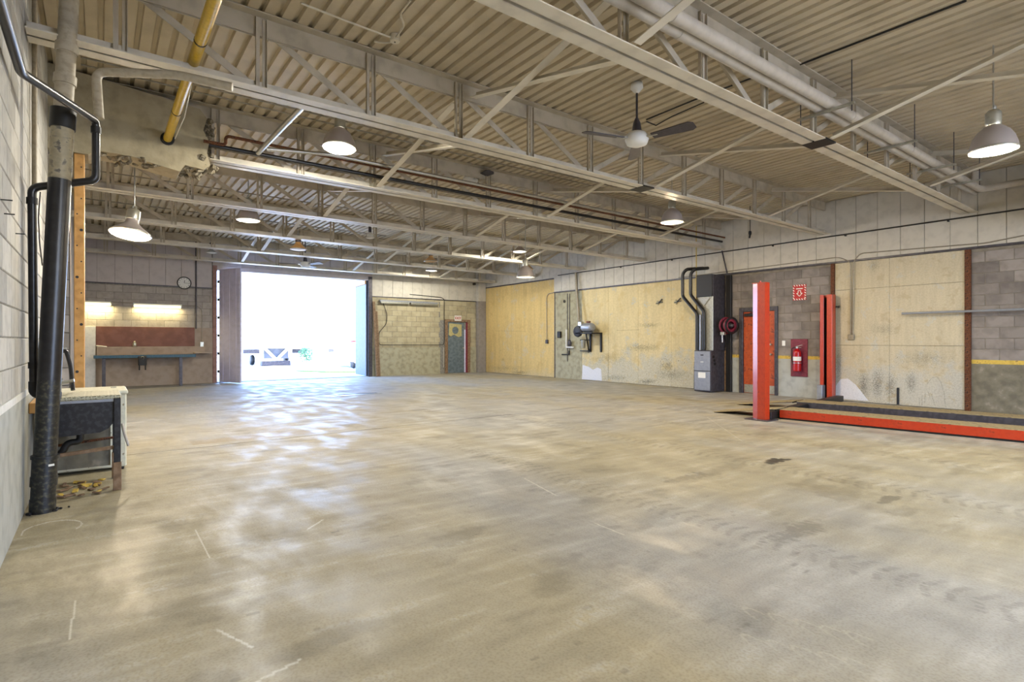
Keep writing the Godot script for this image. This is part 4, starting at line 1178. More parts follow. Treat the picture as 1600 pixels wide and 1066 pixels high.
	tag(obj("pry_handle", MB.new().tube([Vector3(xa + 0.03, top - 0.28, za - 0.18), Vector3(xa + 0.045, top - 0.36, za - 0.12), Vector3(xa + 0.075, top - 0.47, za - 0.12)], 0.012, 8), M.white_flue), "pale hose end hanging beside the tub's front leg", "hose")
	# dead leaves and rags under the tub
	for i in 26:
		var p := Vector3(rng.randf_range(XL + 0.2, xa - 0.1), 0.012, rng.randf_range(za - 0.5, za + 0.05))
		var yel := i % 3 == 0
		tag(obj("litter_scrap", MB.new().box(p, Vector3(rng.randf_range(0.03, 0.10), 0.012, rng.randf_range(0.02, 0.05)), 0.004, Basis.from_euler(Vector3(rng.randf_range(-0.2, 0.2), rng.randf() * TAU, rng.randf_range(-0.2, 0.2)))), M.yellow_paint if yel else M.old_wood), "yellow leafy scrap lying under the laundry tub" if yel else "brown scrap of litter lying under the laundry tub", "litter", "yellow scraps under the tub" if yel else "brown scraps under the tub")
	for i in 7:
		var p := b0 + Vector3(rng.randf_range(-0.08, 0.16), 0.008, rng.randf_range(-0.02, 0.14))
		tag(obj("dirt_clod", MB.new().box(p, Vector3(0.03, 0.018, 0.022) * rng.randf_range(0.6, 1.3), 0.006, Basis.from_euler(Vector3(0, rng.randf() * 3, 0))), M.dark), "dark clod of dirt at the foot of the drain stack", "dirt", "clods at the stack's foot")

# ---------- far wall ----------
func build_far_things() -> void:
	# workbench
	var bz := ZF + 0.68
	var l := on_z(146, 557, bz)
	var r := on_z(306, 557, bz)
	var y := l.y + 0.02
	var wb := thing("workbench", "long workbench with blue front edge against the door wall", "workbench")
	obj("bench_top", MB.new().span(Vector3(on_z(151, 510).x, y - 0.06, ZF + 0.055), Vector3(r.x, y, bz), 0.006), M.old_wood, wb)
	obj("front_edge", MB.new().span(Vector3(l.x, y - 0.08, bz), Vector3(r.x, y + 0.005, bz + 0.03), 0.004), M.blue_paint, wb)
	for x in [on_z(283, 580, bz).x, 0.1]:
		obj("leg", MB.new().span(Vector3(x - 0.04, 0, bz - 0.14), Vector3(x + 0.04, y - 0.06, bz - 0.05), 0.004), M.dark_metal, wb)
	obj("end_shelf", MB.new().span(Vector3(r.x, y + 0.02, ZF + 0.02), Vector3(DX0 - 0.2, y + 0.06, ZF + 0.5), 0.005), M.tan_board, wb)
	obj("back_rail", MB.new().span(Vector3(on_z(151, 510).x, y, ZF + 0.02), Vector3(DX0 - 0.35, y + 0.22, ZF + 0.10), 0.005), M.tan_board, wb)
	var pa := on_z(150, 510)
	var pb := on_z(304, 541)
	tag(obj("tool_board", MB.new().span(Vector3(pa.x, pb.y, ZF + 0.005), Vector3(pb.x, pa.y, ZF + 0.03), 0.004), M.brown_board), "brown tool board on the wall above the workbench", "board")
	tag(obj("white_board", MB.new().span(Vector3(on_z(133, 507).x, 0.02, ZF + 0.005), Vector3(pa.x - 0.01, pa.y, ZF + 0.05), 0.004), M.white_paint), "narrow white upright board beside the brown tool board", "board")
	# vice under the front edge
	var v := on_z(222.5, 560, bz + 0.05)
	var vi := thing("bench_vice", "black bench vice clamped to the workbench's blue edge", "vice", Vector3(v.x, y, bz + 0.03))
	obj("jaw_plate", MB.new().box(Vector3(0, -0.16, 0.03), Vector3(0.20, 0.26, 0.05), 0.01), M.black, vi)
	for s in [-0.07, 0.07]:
		obj("guide_rod", MB.new().cyl(Vector3(s, -0.42, 0.04), Vector3(s, -0.1, 0.04), 0.018, 10), M.black, vi)
	obj("screw_wheel", MB.new().lathe([Vector2(0.03, 0), Vector2(0.045, 0.01), Vector2(0.03, 0.02)], 14, Transform3D(Basis(Vector3.RIGHT, PI / 2), Vector3(0, -0.08, 0.06))), M.zinc, vi)
	tag(obj("paper_roll", MB.new().bar(Vector3(on_z(150, 540).x, y + 0.26, ZF + 0.15), Vector3(on_z(167, 540).x, y + 0.23, ZF + 0.2), 0.05, 0.03, Vector3.UP, 0.01), M.white), "white roll lying on the bench rail", "paper")
	tag(obj("small_bottle", MB.new().lathe([Vector2(0, 0), Vector2(0.05, 0), Vector2(0.05, 0.10), Vector2(0.02, 0.14), Vector2(0.02, 0.17), Vector2(0, 0.17)], 12, Transform3D(Basis(), Vector3(on_z(210, 540).x, y + 0.22, ZF + 0.085))), M.galv), "small silver bottle on the bench rail below the brown board", "bottle")
	# fluorescent battens
	for q in [[128, 174, 473.5, "short lit fluorescent batten half hidden behind the pine post"], [207.5, 283, 477.5, "lit fluorescent batten above the brown tool board"]]:
		var a := on_z(q[0], q[2])
		var b := on_z(q[1], q[2] + 1.5)
		var c := Vector3((a.x + b.x) * 0.5, (a.y + b.y) * 0.5, ZF + 0.02)
		var t := thing("batten_light", q[3], "light", c)
		var w := b.x - a.x
		obj("housing", MB.new().box(Vector3(0, 0.035, 0.05), Vector3(w, 0.05, 0.10), 0.006), M.white, t)
		obj("tube_light", MB.new().cyl(Vector3(-w * 0.48, -0.02, 0.08), Vector3(w * 0.48, -0.02, 0.08), 0.045, 14), glow(Color(1.0, 0.93, 0.68), 2.2), t)
		for s in [-1.0, 1.0]:
			obj("end_cap", MB.new().box(Vector3(s * w * 0.49, 0.0, 0.06), Vector3(0.025, 0.11, 0.11), 0.005), M.galv, t)
		var al := AreaLight3D.new()
		al.name = "tube_glow_light"
		al.area_size = Vector2(w * 0.95, 0.08)
		al.light_color = Color(1.0, 0.92, 0.66)
		al.light_energy = 1.6
		al.area_range = 20.0
		al.shadow_enabled = true
		t.add_child(al)
		al.position = Vector3(0, -0.08, 0.10)
		al.rotation.x = -PI / 2 + 0.25
	# wall clock
	var ck := on_z(287.5, 442.5)
	var cl := thing("wall_clock", "round white wall clock with a black rim", "clock", Vector3(ck.x, ck.y, ZF + 0.02))
	var turned := Transform3D(Basis(Vector3.RIGHT, PI / 2), Vector3.ZERO)
	obj("face", MB.new().lathe([Vector2(0, 0.03), Vector2(0.165, 0.03), Vector2(0.165, 0.0)], 32, turned), M.white, cl)
	obj("rim", MB.new().lathe([Vector2(0.162, 0.0), Vector2(0.185, 0.0), Vector2(0.19, 0.03), Vector2(0.175, 0.045), Vector2(0.162, 0.035)], 32, turned), M.black, cl)
	for k in 12:
		var an := TAU * k / 12
		obj("hour_mark", MB.new().box(Vector3(sin(an) * 0.135, cos(an) * 0.135, 0.032), Vector3(0.012, 0.028, 0.004), 0.0, Basis(Vector3.BACK, -an)), M.black, cl)
	obj("hour_hand", MB.new().bar(Vector3(0, 0, 0.036), Vector3(0.012, 0.08, 0.036), 0.014, 0.004, Vector3.BACK), M.black, cl)
	obj("minute_hand", MB.new().bar(Vector3(0, 0, 0.038), Vector3(0.125, -0.01, 0.038), 0.008, 0.004, Vector3.BACK), M.black, cl)
	# conduits left of the door
	var cx := on_z(306, 480).x
	pipe("wall_conduit", [Vector3(cx, DECK, ZF + 0.05), Vector3(cx, on_z(306, 514).y, ZF + 0.05)], 0.02, M.dark_metal, "dark conduit running down beside the clock", "conduit")
	pipe("wall_conduit", [Vector3(on_z(174, 475).x, 2.40, ZF + 0.05), Vector3(on_z(309, 480).x, 2.36, ZF + 0.05), Vector3(on_z(315, 485).x, 2.25, ZF + 0.05), Vector3(on_z(315, 535).x, 1.22, ZF + 0.05)], 0.010, M.conduit, "thin conduit from the battens down to a switch", "conduit", 8, 0.06)
	tag(obj("switch_box", MB.new().box(Vector3(on_z(315, 537).x, 1.2, ZF + 0.05), Vector3(0.10, 0.15, 0.06), 0.008), M.galv), "small metal switch box between workbench and big door", "electrical box")
	# right of the door: leaning planks, unlit batten, conduit loop
	for q in [[585, 0.05, "wide"], [588.5, 0.02, "narrow"]]:
		var x := on_z(q[0], 590).x
		var wd := 0.10 if q[2] == "wide" else 0.06
		tag(obj("leaning_plank", MB.new().bar(Vector3(x + 0.03, 0.0, ZF + 0.22), Vector3(x - q[1], 2.75 if q[2] == "wide" else 2.4, ZF + 0.05), wd, 0.03, Vector3.BACK, 0.004), M.old_wood), "%s grey plank leaning beside the big door's jamb" % q[2], "plank")
	var fa := on_z(592, 470)
	var fb := on_z(682, 474)
	var ub := thing("unlit_batten", "long unlit grey batten light on the wall beside the door", "light", Vector3((fa.x + fb.x) * 0.5, fa.y, ZF + 0.02))
	obj("housing", MB.new().box(Vector3(0, 0, 0.05), Vector3(fb.x - fa.x, 0.06, 0.10), 0.006), M.grey_metal, ub)
	for s in [-1.0, 1.0]:
		obj("reflector", MB.new().box(Vector3(s * (fb.x - fa.x) * 0.25, -0.06, 0.06), Vector3((fb.x - fa.x) * 0.48, 0.07, 0.12), 0.006), M.galv, ub)
	var zc := ZF + 0.04
	pipe("wall_conduit", [on_z(599, 474, zc), on_z(605, 492, zc), on_z(604, 506, zc), on_z(592, 520, zc), on_z(592, 539, zc), on_z(694, 539, zc), on_z(694, 468, zc), on_z(690, 465, zc), on_z(640, 460, zc)], 0.012, M.dark, "dark cable looping round the tan wall beside the exit door", "cable", 8, 0.12)
	pipe("wall_pipe", [Vector3(on_z(693, 545, zc).x, 1.05, zc), Vector3(on_z(693, 545, zc).x, 0.25, zc)], 0.015, M.white_flue, "short pale pipe on the wall left of the exit door", "pipe", 8)
	# exit sign
	var ex := on_z(714.5, 497.5)
	var sg := thing("exit_sign", "white sign reading EXIT in red above the grey door", "sign", Vector3(ex.x, ex.y, ZF + 0.05))
	obj("plate", MB.new().box(Vector3.ZERO, Vector3(0.32, 0.21, 0.03), 0.004), M.white, sg)
	var tx := TextMesh.new()
	tx.text = "EXIT"
	var sf := SystemFont.new()
	sf.font_names = PackedStringArray(["Droid Sans"])
	sf.font_weight = 700
	tx.font = sf
	tx.font_size = 32
	tx.pixel_size = 0.0043
	tx.depth = 0.006
	put("lettering", tx, M.sign_red, sg, Vector3(0, 0, 0.017))
	# camera on the corner, drain slot, cover in the floor
	tag(obj("security_camera", MB.new().box(on_z(741, 444, ZF + 0.2), Vector3(0.10, 0.09, 0.14), 0.02), M.dark), "small dark camera high in the far right corner", "camera")
	var dr0 := on_y(527, 618.5)
	var dr1 := on_y(590, 614)
	var dr := thing("floor_drain", "dark floor drain slot before the big door", "drain")
	obj("frame", MB.new().span(Vector3(dr0.x, -0.01, dr0.z - 0.16), Vector3(dr1.x, 0.006, dr0.z + 0.16), 0.002), M.galv, dr)
	obj("slot", MB.new().span(Vector3(dr0.x + 0.04, 0.0, dr0.z - 0.13), Vector3(dr1.x - 0.04, 0.009, dr0.z - 0.02), 0.001), M.black, dr)

# ---------- right wall ----------
func build_right_things() -> void:
	# furnace with plenum
	var fx := 12.28
	var fa := on_x(1084.5, 533, fx).z
	var fb := on_x(1110.5, 533, fx).z
	var f := thing("furnace", "grey gas furnace standing by the yellow boards", "furnace")
	var ft := 1.06
	obj("cabinet", MB.new().span(Vector3(fx + 0.01, 0.02, fa), Vector3(XR - 0.06, ft, fb), 0.006), M.dark_metal, f)
	for q in [[0.05, 0.53], [0.545, ft - 0.02]]:
		var pn := obj("front_panel", MB.new().span(Vector3(fx - 0.012, q[0], fa + 0.012), Vector3(fx + 0.012, q[1], fb - 0.02), 0.006), M.grey_metal, f)
		if q[0] < 0.1:
			obj("rating_label", MB.new().span(Vector3(fx - 0.016, 0.36, fa + 0.13), Vector3(fx - 0.011, 0.50, fb - 0.14)), M.white, pn)
		else:
			obj("badge", MB.new().span(Vector3(fx - 0.016, 0.93, fa + 0.2), Vector3(fx - 0.011, 0.955, fb - 0.2)), M.black, pn)
			obj("window", MB.new().span(Vector3(fx - 0.016, 0.76, fa + 0.2), Vector3(fx - 0.011, 0.775, fb - 0.2)), M.white, pn)
	for i in 3:
		obj("side_port", MB.new().cyl(Vector3(fx + 0.12 + 0.03 * i, 0.90 - 0.09 * i, fb - 0.005), Vector3(fx + 0.12 + 0.03 * i, 0.90 - 0.09 * i, fb + 0.012), 0.035, 14), M.black, f)
	var pl := thing("duct_plenum", "tall sheet metal plenum standing on the grey furnace", "duct")
	obj("lower_duct", MB.new().span(Vector3(fx + 0.10, ft, fa + 0.03), Vector3(XR - 0.07, 2.45, fb - 0.01), 0.005), M.galv, pl)
	obj("side_sheet", MB.new().span(Vector3(fx + 0.09, ft, fb - 0.012), Vector3(XR - 0.07, 2.98, fb + 0.012), 0.003), M.dark_metal, pl)
	obj("upper_box", MB.new().span(Vector3(fx + 0.06, 2.43, fa + 0.02), Vector3(XR - 0.07, 2.99, fb - 0.005), 0.008), M.dark, pl)
	obj("bent_flap", MB.new().prism(PackedVector2Array([Vector2(0.06, 2.40), Vector2(0.40, 2.40), Vector2(0.22, 2.18)]), 0.02, Transform3D(Basis(Vector3.UP, -PI / 2), Vector3(fx + 0.10, 0, fa))), M.zinc, pl)
	obj("corner_bead", MB.new().span(Vector3(fx + 0.085, ft, fb - 0.03), Vector3(fx + 0.10, 2.43, fb + 0.01), 0.003), M.galv, pl)
	# exhaust pipes with offsets
	for q in [[1066.5, 1090.5, 1092, 425, 463, 490, "outer"], [1079, 1098, 1102.5, 424, 461, 486, "inner"]]:
		var px := fx + 0.05
		var p := [on_x(q[1] + 8, 419, px + 0.5), on_x(q[0] + 6, 421, px), on_x(q[0], 428, px), on_x(q[0], q[4], px), on_x(q[2] - 3, q[5], px), on_x(q[2] - 3, 547.3, px)]
		pipe("exhaust_pipe", bend(p, 0.07), 0.042, M.black_pipe, "%s black exhaust pipe bending down to the furnace" % q[6], "pipe", 14)
	pipe("exhaust_pipe", [on_x(1094.3, 492, fx + 0.05), on_x(1094.3, 547.3, fx + 0.05)], 0.028, M.grey_metal, "short silver pipe between the furnace's black exhaust pipes", "pipe", 14)
	pipe("support_pole", [Vector3(on_x(1089, 548, fx + 0.22).x, ft, on_x(1089, 548, fx + 0.22).z - 0.02), Vector3(on_x(1089, 548, fx + 0.22).x, DECK, on_x(1089, 548, fx + 0.22).z - 0.02)], 0.012, M.yellow_paint, "thin yellowish pole rising behind the exhaust pipes", "pole", 8)
	pipe("wall_brace", [on_x(1128, 392, XR - 0.08), on_x(1136, 427, XR - 0.08)], 0.018, M.dark_metal, "dark slanting brace from truss end to the plenum", "brace", 8)
	pipe("gas_tube", [Vector3(fx + 0.15, 0.78, fa), Vector3(fx + 0.15, 0.78, fa - 0.09), Vector3(fx + 0.15, 0.05, fa - 0.10)], 0.012, M.black, "thin black gas tube beside the furnace", "pipe", 8, 0.04)
	# dark timber upright behind hose reel
	tag(obj("timber_upright", MB.new().span(Vector3(XR - 0.09, 0, on_x(1137, 533).z), Vector3(XR - 0.012, 2.98, on_x(1145, 533).z), 0.006), M.dark), "dark timber upright on the wall beside the plenum", "post")
	tag(obj("brown_pipe_cover", MB.new().span(Vector3(XR - 0.055, 0, on_x(1132, 533).z), Vector3(XR - 0.012, 1.05, on_x(1137, 533).z), 0.01), M.old_wood), "brown wooden casing low on the wall behind the furnace", "board")
	# hose reel
	var hr := on_x(1134, 509, fx + 0.35)
	var rl := thing("hose_reel", "red and black hose reel fixed to the plenum side", "hose reel", hr)
	var ax := Basis(Vector3.RIGHT, PI / 2) * Basis(Vector3.BACK, 0.3)
	for s in [-0.06, 0.10]:
		obj("flange", MB.new().lathe([Vector2(0.16, 0), Vector2(0.21, -0.008), Vector2(0.215, 0.008), Vector2(0.16, 0.012), Vector2(0.16, 0)], 26, Transform3D(ax, Vector3(0, 0, s + 0.06))), M.maroon if s < 0 else M.black, rl)
	obj("hose_coil", MB.new().lathe([Vector2(0.10, -0.03), Vector2(0.18, -0.03), Vector2(0.19, 0.0), Vector2(0.18, 0.06), Vector2(0.10, 0.06)], 26, Transform3D(ax, Vector3(0, 0, 0.10))), M.maroon, rl)
	obj("hub", MB.new().lathe([Vector2(0, -0.10), Vector2(0.05, -0.10), Vector2(0.06, 0.02), Vector2(0.04, 0.12), Vector2(0, 0.12)], 16, Transform3D(ax, Vector3(0, 0, 0.10))), M.dark_metal, rl)
	obj("bracket", MB.new().box(Vector3(-0.17, -0.20, 0.03), Vector3(0.10, 0.08, 0.10), 0.008), M.galv, rl)
	obj("nozzle", MB.new().cyl(Vector3(-0.20, -0.24, 0.03), Vector3(-0.21, -0.42, 0.04), 0.014, 10), M.zinc, rl)
	# air motor on its wall bracket
	var mp := on_x(914, 517, XR - 0.35)
	var mo := thing("air_compressor", "small grey compressor on a black bracket on the wall", "compressor", mp)
	obj("motor", MB.new().lathe([Vector2(0, -0.24), Vector2(0.12, -0.23), Vector2(0.15, -0.18), Vector2(0.15, 0.16), Vector2(0.12, 0.22), Vector2(0, 0.23)], 20, Transform3D(Basis(Vector3.RIGHT, PI / 2), Vector3(0.0, 0.10, 0.14))), M.grey_metal, mo)
	obj("pulley", MB.new().lathe([Vector2(0, -0.05), Vector2(0.17, -0.05), Vector2(0.19, 0.0), Vector2(0.17, 0.05), Vector2(0, 0.05)], 22, Transform3D(Basis(Vector3.BACK, PI / 2), Vector3(-0.1, -0.02, -0.22))), M.dark, mo)
	obj("cylinder_head", MB.new().box(Vector3(0.02, 0.22, -0.2), Vector3(0.16, 0.16, 0.16), 0.02), M.zinc, mo)
	obj("cap", MB.new().box(Vector3(0.0, 0.28, 0.16), Vector3(0.10, 0.06, 0.12), 0.01), M.brown_board, mo)
	obj("shelf_plate", MB.new().box(Vector3(0.1, -0.08, 0.08), Vector3(0.5, 0.04, 0.75), 0.005), M.black, mo)
	for z in [-0.05, 0.43]:
		obj("bracket_leg", MB.new().box(Vector3(0.30, -0.38, z), Vector3(0.06, 0.62, 0.06), 0.005), M.black, mo)
	obj("bracket_strut", MB.new().bar(Vector3(-0.1, -0.12, 0.16), Vector3(0.3, -0.70, -0.12), 0.04, 0.04, Vector3.UP, 0.004), M.dark, mo)
	for y in [-0.3, -0.66]:
		obj("filter_rail", MB.new().box(Vector3(0.28, y, -0.28), Vector3(0.08, 0.03, 0.42), 0.004), M.dark, mo)
	obj("filter_bowl", MB.new().lathe([Vector2(0, -0.36), Vector2(0.06, -0.34), Vector2(0.07, -0.10), Vector2(0.05, -0.06), Vector2(0, -0.05)], 14, Transform3D(Basis(), Vector3(0.2, -0.22, -0.28))), M.galv, mo)
	# pipes feeding it
	pipe("air_riser", [on_x(899.5, 426, XR - 0.15), on_x(901, 455, XR - 0.15), on_x(905, 506, XR - 0.2)], 0.045, M.conduit, "thick cream riser from truss end down to the compressor", "pipe", 12)
	for q in [[886.5, 459, 565], [890, 459, 555]]:
		pipe("copper_riser", [on_x(q[0], q[1], XR - 0.026), on_x(q[0], q[2], XR - 0.026)], 0.011, M.dark_metal, "thin dark riser beside the white gauge frame", "pipe", 8).set_meta("group", "risers by the gauge frame")
	var wf := thing("gauge_frame", "white L-shaped gauge frame on the grey plaster strip", "gauge", on_x(889, 530, XR - 0.075))
	obj("upright", MB.new().box(Vector3(0, 0.02, -0.12), Vector3(0.05, 0.62, 0.05), 0.006), M.white, wf)
	obj("foot", MB.new().box(Vector3(0, -0.28, 0.04), Vector3(0.05, 0.05, 0.36), 0.006), M.white, wf)
	obj("regulator", MB.new().lathe([Vector2(0, -0.12), Vector2(0.06, -0.11), Vector2(0.07, 0.0), Vector2(0.04, 0.10), Vector2(0, 0.11)], 14, Transform3D(Basis(), Vector3(-0.03, -0.13, 0.06))), M.dark_metal, wf)
	tag(obj("switch_box", MB.new().box(on_x(874, 523, XR - 0.05), Vector3(0.08, 0.22, 0.16), 0.01), M.dark), "dark switch box at the edge of the plaster strip", "electrical box")
	pipe("tee_pipe", [on_x(878, 554, XR - 0.06), on_x(889, 554, XR - 0.06), on_x(889, 548, XR - 0.06)], 0.02, M.black_pipe, "short black tee pipe below the gauge frame", "pipe", 8)
	tag(obj("wall_port", MB.new().lathe([Vector2(0.025, 0), Vector2(0.05, 0.01), Vector2(0.05, 0.03), Vector2(0.025, 0.03)], 14, Transform3D(Basis(Vector3.BACK, PI / 2), on_x(882.5, 471, XR - 0.01)))  , M.dark), "dark round port high on the plaster strip", "port")
	pipe("wall_conduit", [on_x(868, 457, XR - 0.05), on_x(857, 459, XR - 0.05), on_x(854, 464, XR - 0.05), on_x(854.5, 532, XR - 0.05)], 0.012, M.conduit, "thin conduit hooked down the far yellow boards", "conduit", 8, 0.12)
	tag(obj("outlet_box", MB.new().box(on_x(854.5, 534, XR - 0.05), Vector3(0.06, 0.14, 0.12), 0.01), M.dark_metal), "small outlet box on the far yellow boards", "electrical box")
	for q in [[1028, 473.5, "first"], [1056.5, 472, "second"]]:
		var s := thing("torn_bracket", "broken dark fitting torn from the yellow boards, %s from compressor" % q[2], "bracket", on_x(q[0], q[1], XR - 0.03))
		obj("stub", MB.new().box(Vector3(0.0, 0, 0), Vector3(0.05, 0.10, 0.10), 0.01, Basis(Vector3.RIGHT, 0.6)), M.grey_plaster, s)
		obj("spike", MB.new().bar(Vector3(-0.02, -0.02, 0.02), Vector3(-0.02, 0.10, 0.16), 0.03, 0.02).bar(Vector3(-0.02, -0.02, -0.05), Vector3(-0.02, 0.02, 0.18), 0.02, 0.02), M.dark, s)
	# fire point
	var fe := on_x(1246, 559, XR - 0.02)
	var z0 := on_x(1236.5, 559).z
	var z1 := on_x(1262.5, 559).z
	tag(obj("backing_board", MB.new().span(Vector3(XR - 0.03, on_x(1249, 588.5).y, z0), Vector3(XR - 0.002, on_x(1249, 530).y, z1), 0.004), M.maroon), "dark red board behind the fire extinguisher", "board")
	var ez := on_x(1245.5, 559, XR - 0.12)
	var ext := thing("fire_extinguisher", "red fire extinguisher with white label hung on a red board", "extinguisher", Vector3(XR - 0.12, 0.60, ez.z))
	obj("cylinder", MB.new().lathe([Vector2(0, 0), Vector2(0.080, 0.005), Vector2(0.085, 0.02), Vector2(0.085, 0.43), Vector2(0.07, 0.48), Vector2(0.03, 0.51), Vector2(0.028, 0.53), Vector2(0, 0.53)], 24), M.red, ext)
	obj("label_band", MB.new().lathe([Vector2(0.0865, 0.245), Vector2(0.0865, 0.34)], 24), M.white, ext)
	obj("strap", MB.new().lathe([Vector2(0.088, 0.19), Vector2(0.088, 0.205)], 24), M.zinc, ext)
	obj("valve", MB.new().cyl(Vector3(0, 0.52, 0), Vector3(0, 0.57, 0), 0.022, 12).bar(Vector3(0.0, 0.57, -0.03), Vector3(0.0, 0.61, 0.12), 0.025, 0.012).bar(Vector3(0.0, 0.55, -0.03), Vector3(0.0, 0.55, 0.10), 0.025, 0.010), M.zinc, ext)
	obj("hose", MB.new().tube(bend([Vector3(0, 0.55, -0.02), Vector3(-0.02, 0.54, -0.11), Vector3(-0.02, 0.3, -0.11), Vector3(-0.02, 0.16, -0.09)], 0.05), 0.011, 8), M.black, ext)
	# striped fire sign with its arrow
	var fs := on_x(1249, 457, XR - 0.02)
	var s := thing("fire_sign", "red sign with striped border and down arrow above the extinguisher", "sign", Vector3(XR - 0.012, fs.y, fs.z), "", -PI / 2)
	obj("plate", MB.new().box(Vector3.ZERO, Vector3(0.30, 0.36, 0.012), 0.003), M.sign_red, s)
	var stripes := MB.new()
	for i in 5:
		for v in [-0.160, 0.160]:
			stripes.prism(PackedVector2Array([Vector2(-0.135 + 0.058 * i, v + 0.016), Vector2(-0.111 + 0.058 * i, v + 0.016), Vector2(-0.091 + 0.058 * i, v - 0.016), Vector2(-0.115 + 0.058 * i, v - 0.016)]), 0.002, Transform3D(Basis(), Vector3(0, 0, 0.006)))
	for i in 5:
		for v in [-0.131, 0.131]:
			stripes.prism(PackedVector2Array([Vector2(v - 0.016, 0.125 - 0.058 * i), Vector2(v - 0.016, 0.101 - 0.058 * i), Vector2(v + 0.016, 0.081 - 0.058 * i), Vector2(v + 0.016, 0.105 - 0.058 * i)]), 0.002, Transform3D(Basis(), Vector3(0, 0, 0.006)))
	obj("border_stripes", stripes, M.white, s)
	var arrow := MB.new()
	arrow.box(Vector3(0, 0.085, 0.007), Vector3(0.15, 0.022, 0.002))
	for seg in [[-0.03, 0.04, 0.03, 0.04], [-0.03, 0.04, -0.03, -0.02], [0.03, 0.04, 0.03, -0.02], [-0.03, -0.02, -0.065, -0.02], [0.03, -0.02, 0.065, -0.02], [-0.065, -0.02, 0.0, -0.09], [0.065, -0.02, 0.0, -0.09]]:
		arrow.bar(Vector3(seg[0], seg[1], 0.007), Vector3(seg[2], seg[3], 0.007), 0.014, 0.002, Vector3.BACK)
	obj("arrow", arrow, M.white, s)
	tag(obj("light_switch", MB.new().box(on_x(1224.5, 536.5, XR - 0.006), Vector3(0.012, 0.12, 0.075), 0.003), M.white), "white light switch on the blocks beside the orange door", "switch")
	# bar and hooks
	var ba := on_x(1409, 490, XR - 0.16)
	var bar := thing("hanging_rail", "grey tube rail fixed across the stanchion on the wall", "rail")
	obj("tube", MB.new().cyl(ba, Vector3(ba.x, ba.y, 1.2), 0.022, 12), M.grey_metal, bar)
	for z in [-3.12, -0.6]:
		obj("bracket", MB.new().bar(Vector3(ba.x, ba.y, z), Vector3(XR, ba.y, z), 0.03, 0.03, Vector3.UP, 0.003), M.dark_metal, bar)
	tag(obj("wall_hook", MB.new().cyl(on_x(1303, 479.5, XR), on_x(1310, 479.5, XR - 0.14), 0.014, 8).cyl(on_x(1310, 479.5, XR - 0.14), on_x(1312, 479.5, XR - 0.14), 0.025, 8), M.dark), "dark peg on the wall beside the far lift post", "hook")
	pipe("stub_pipe", [on_x(1403, 632, XR - 0.03), on_x(1403, 606, XR - 0.03)], 0.022, M.dark, "dark stub pipe low on the patched boards", "pipe", 8)
	tag(obj("chain_hook", MB.new().cyl(Vector3(at_depth(1172, 362, 12.6).x, DECK, at_depth(1172, 362, 12.6).z), at_depth(1172, 362, 12.6), 0.008, 8).box(at_depth(1172, 364, 12.6), Vector3(0.07, 0.09, 0.05), 0.015).cyl(at_depth(1172, 366, 12.6), at_depth(1171, 372, 12.6), 0.02, 8), M.dark), "dark chain hook hanging near the right wall siding", "hook")

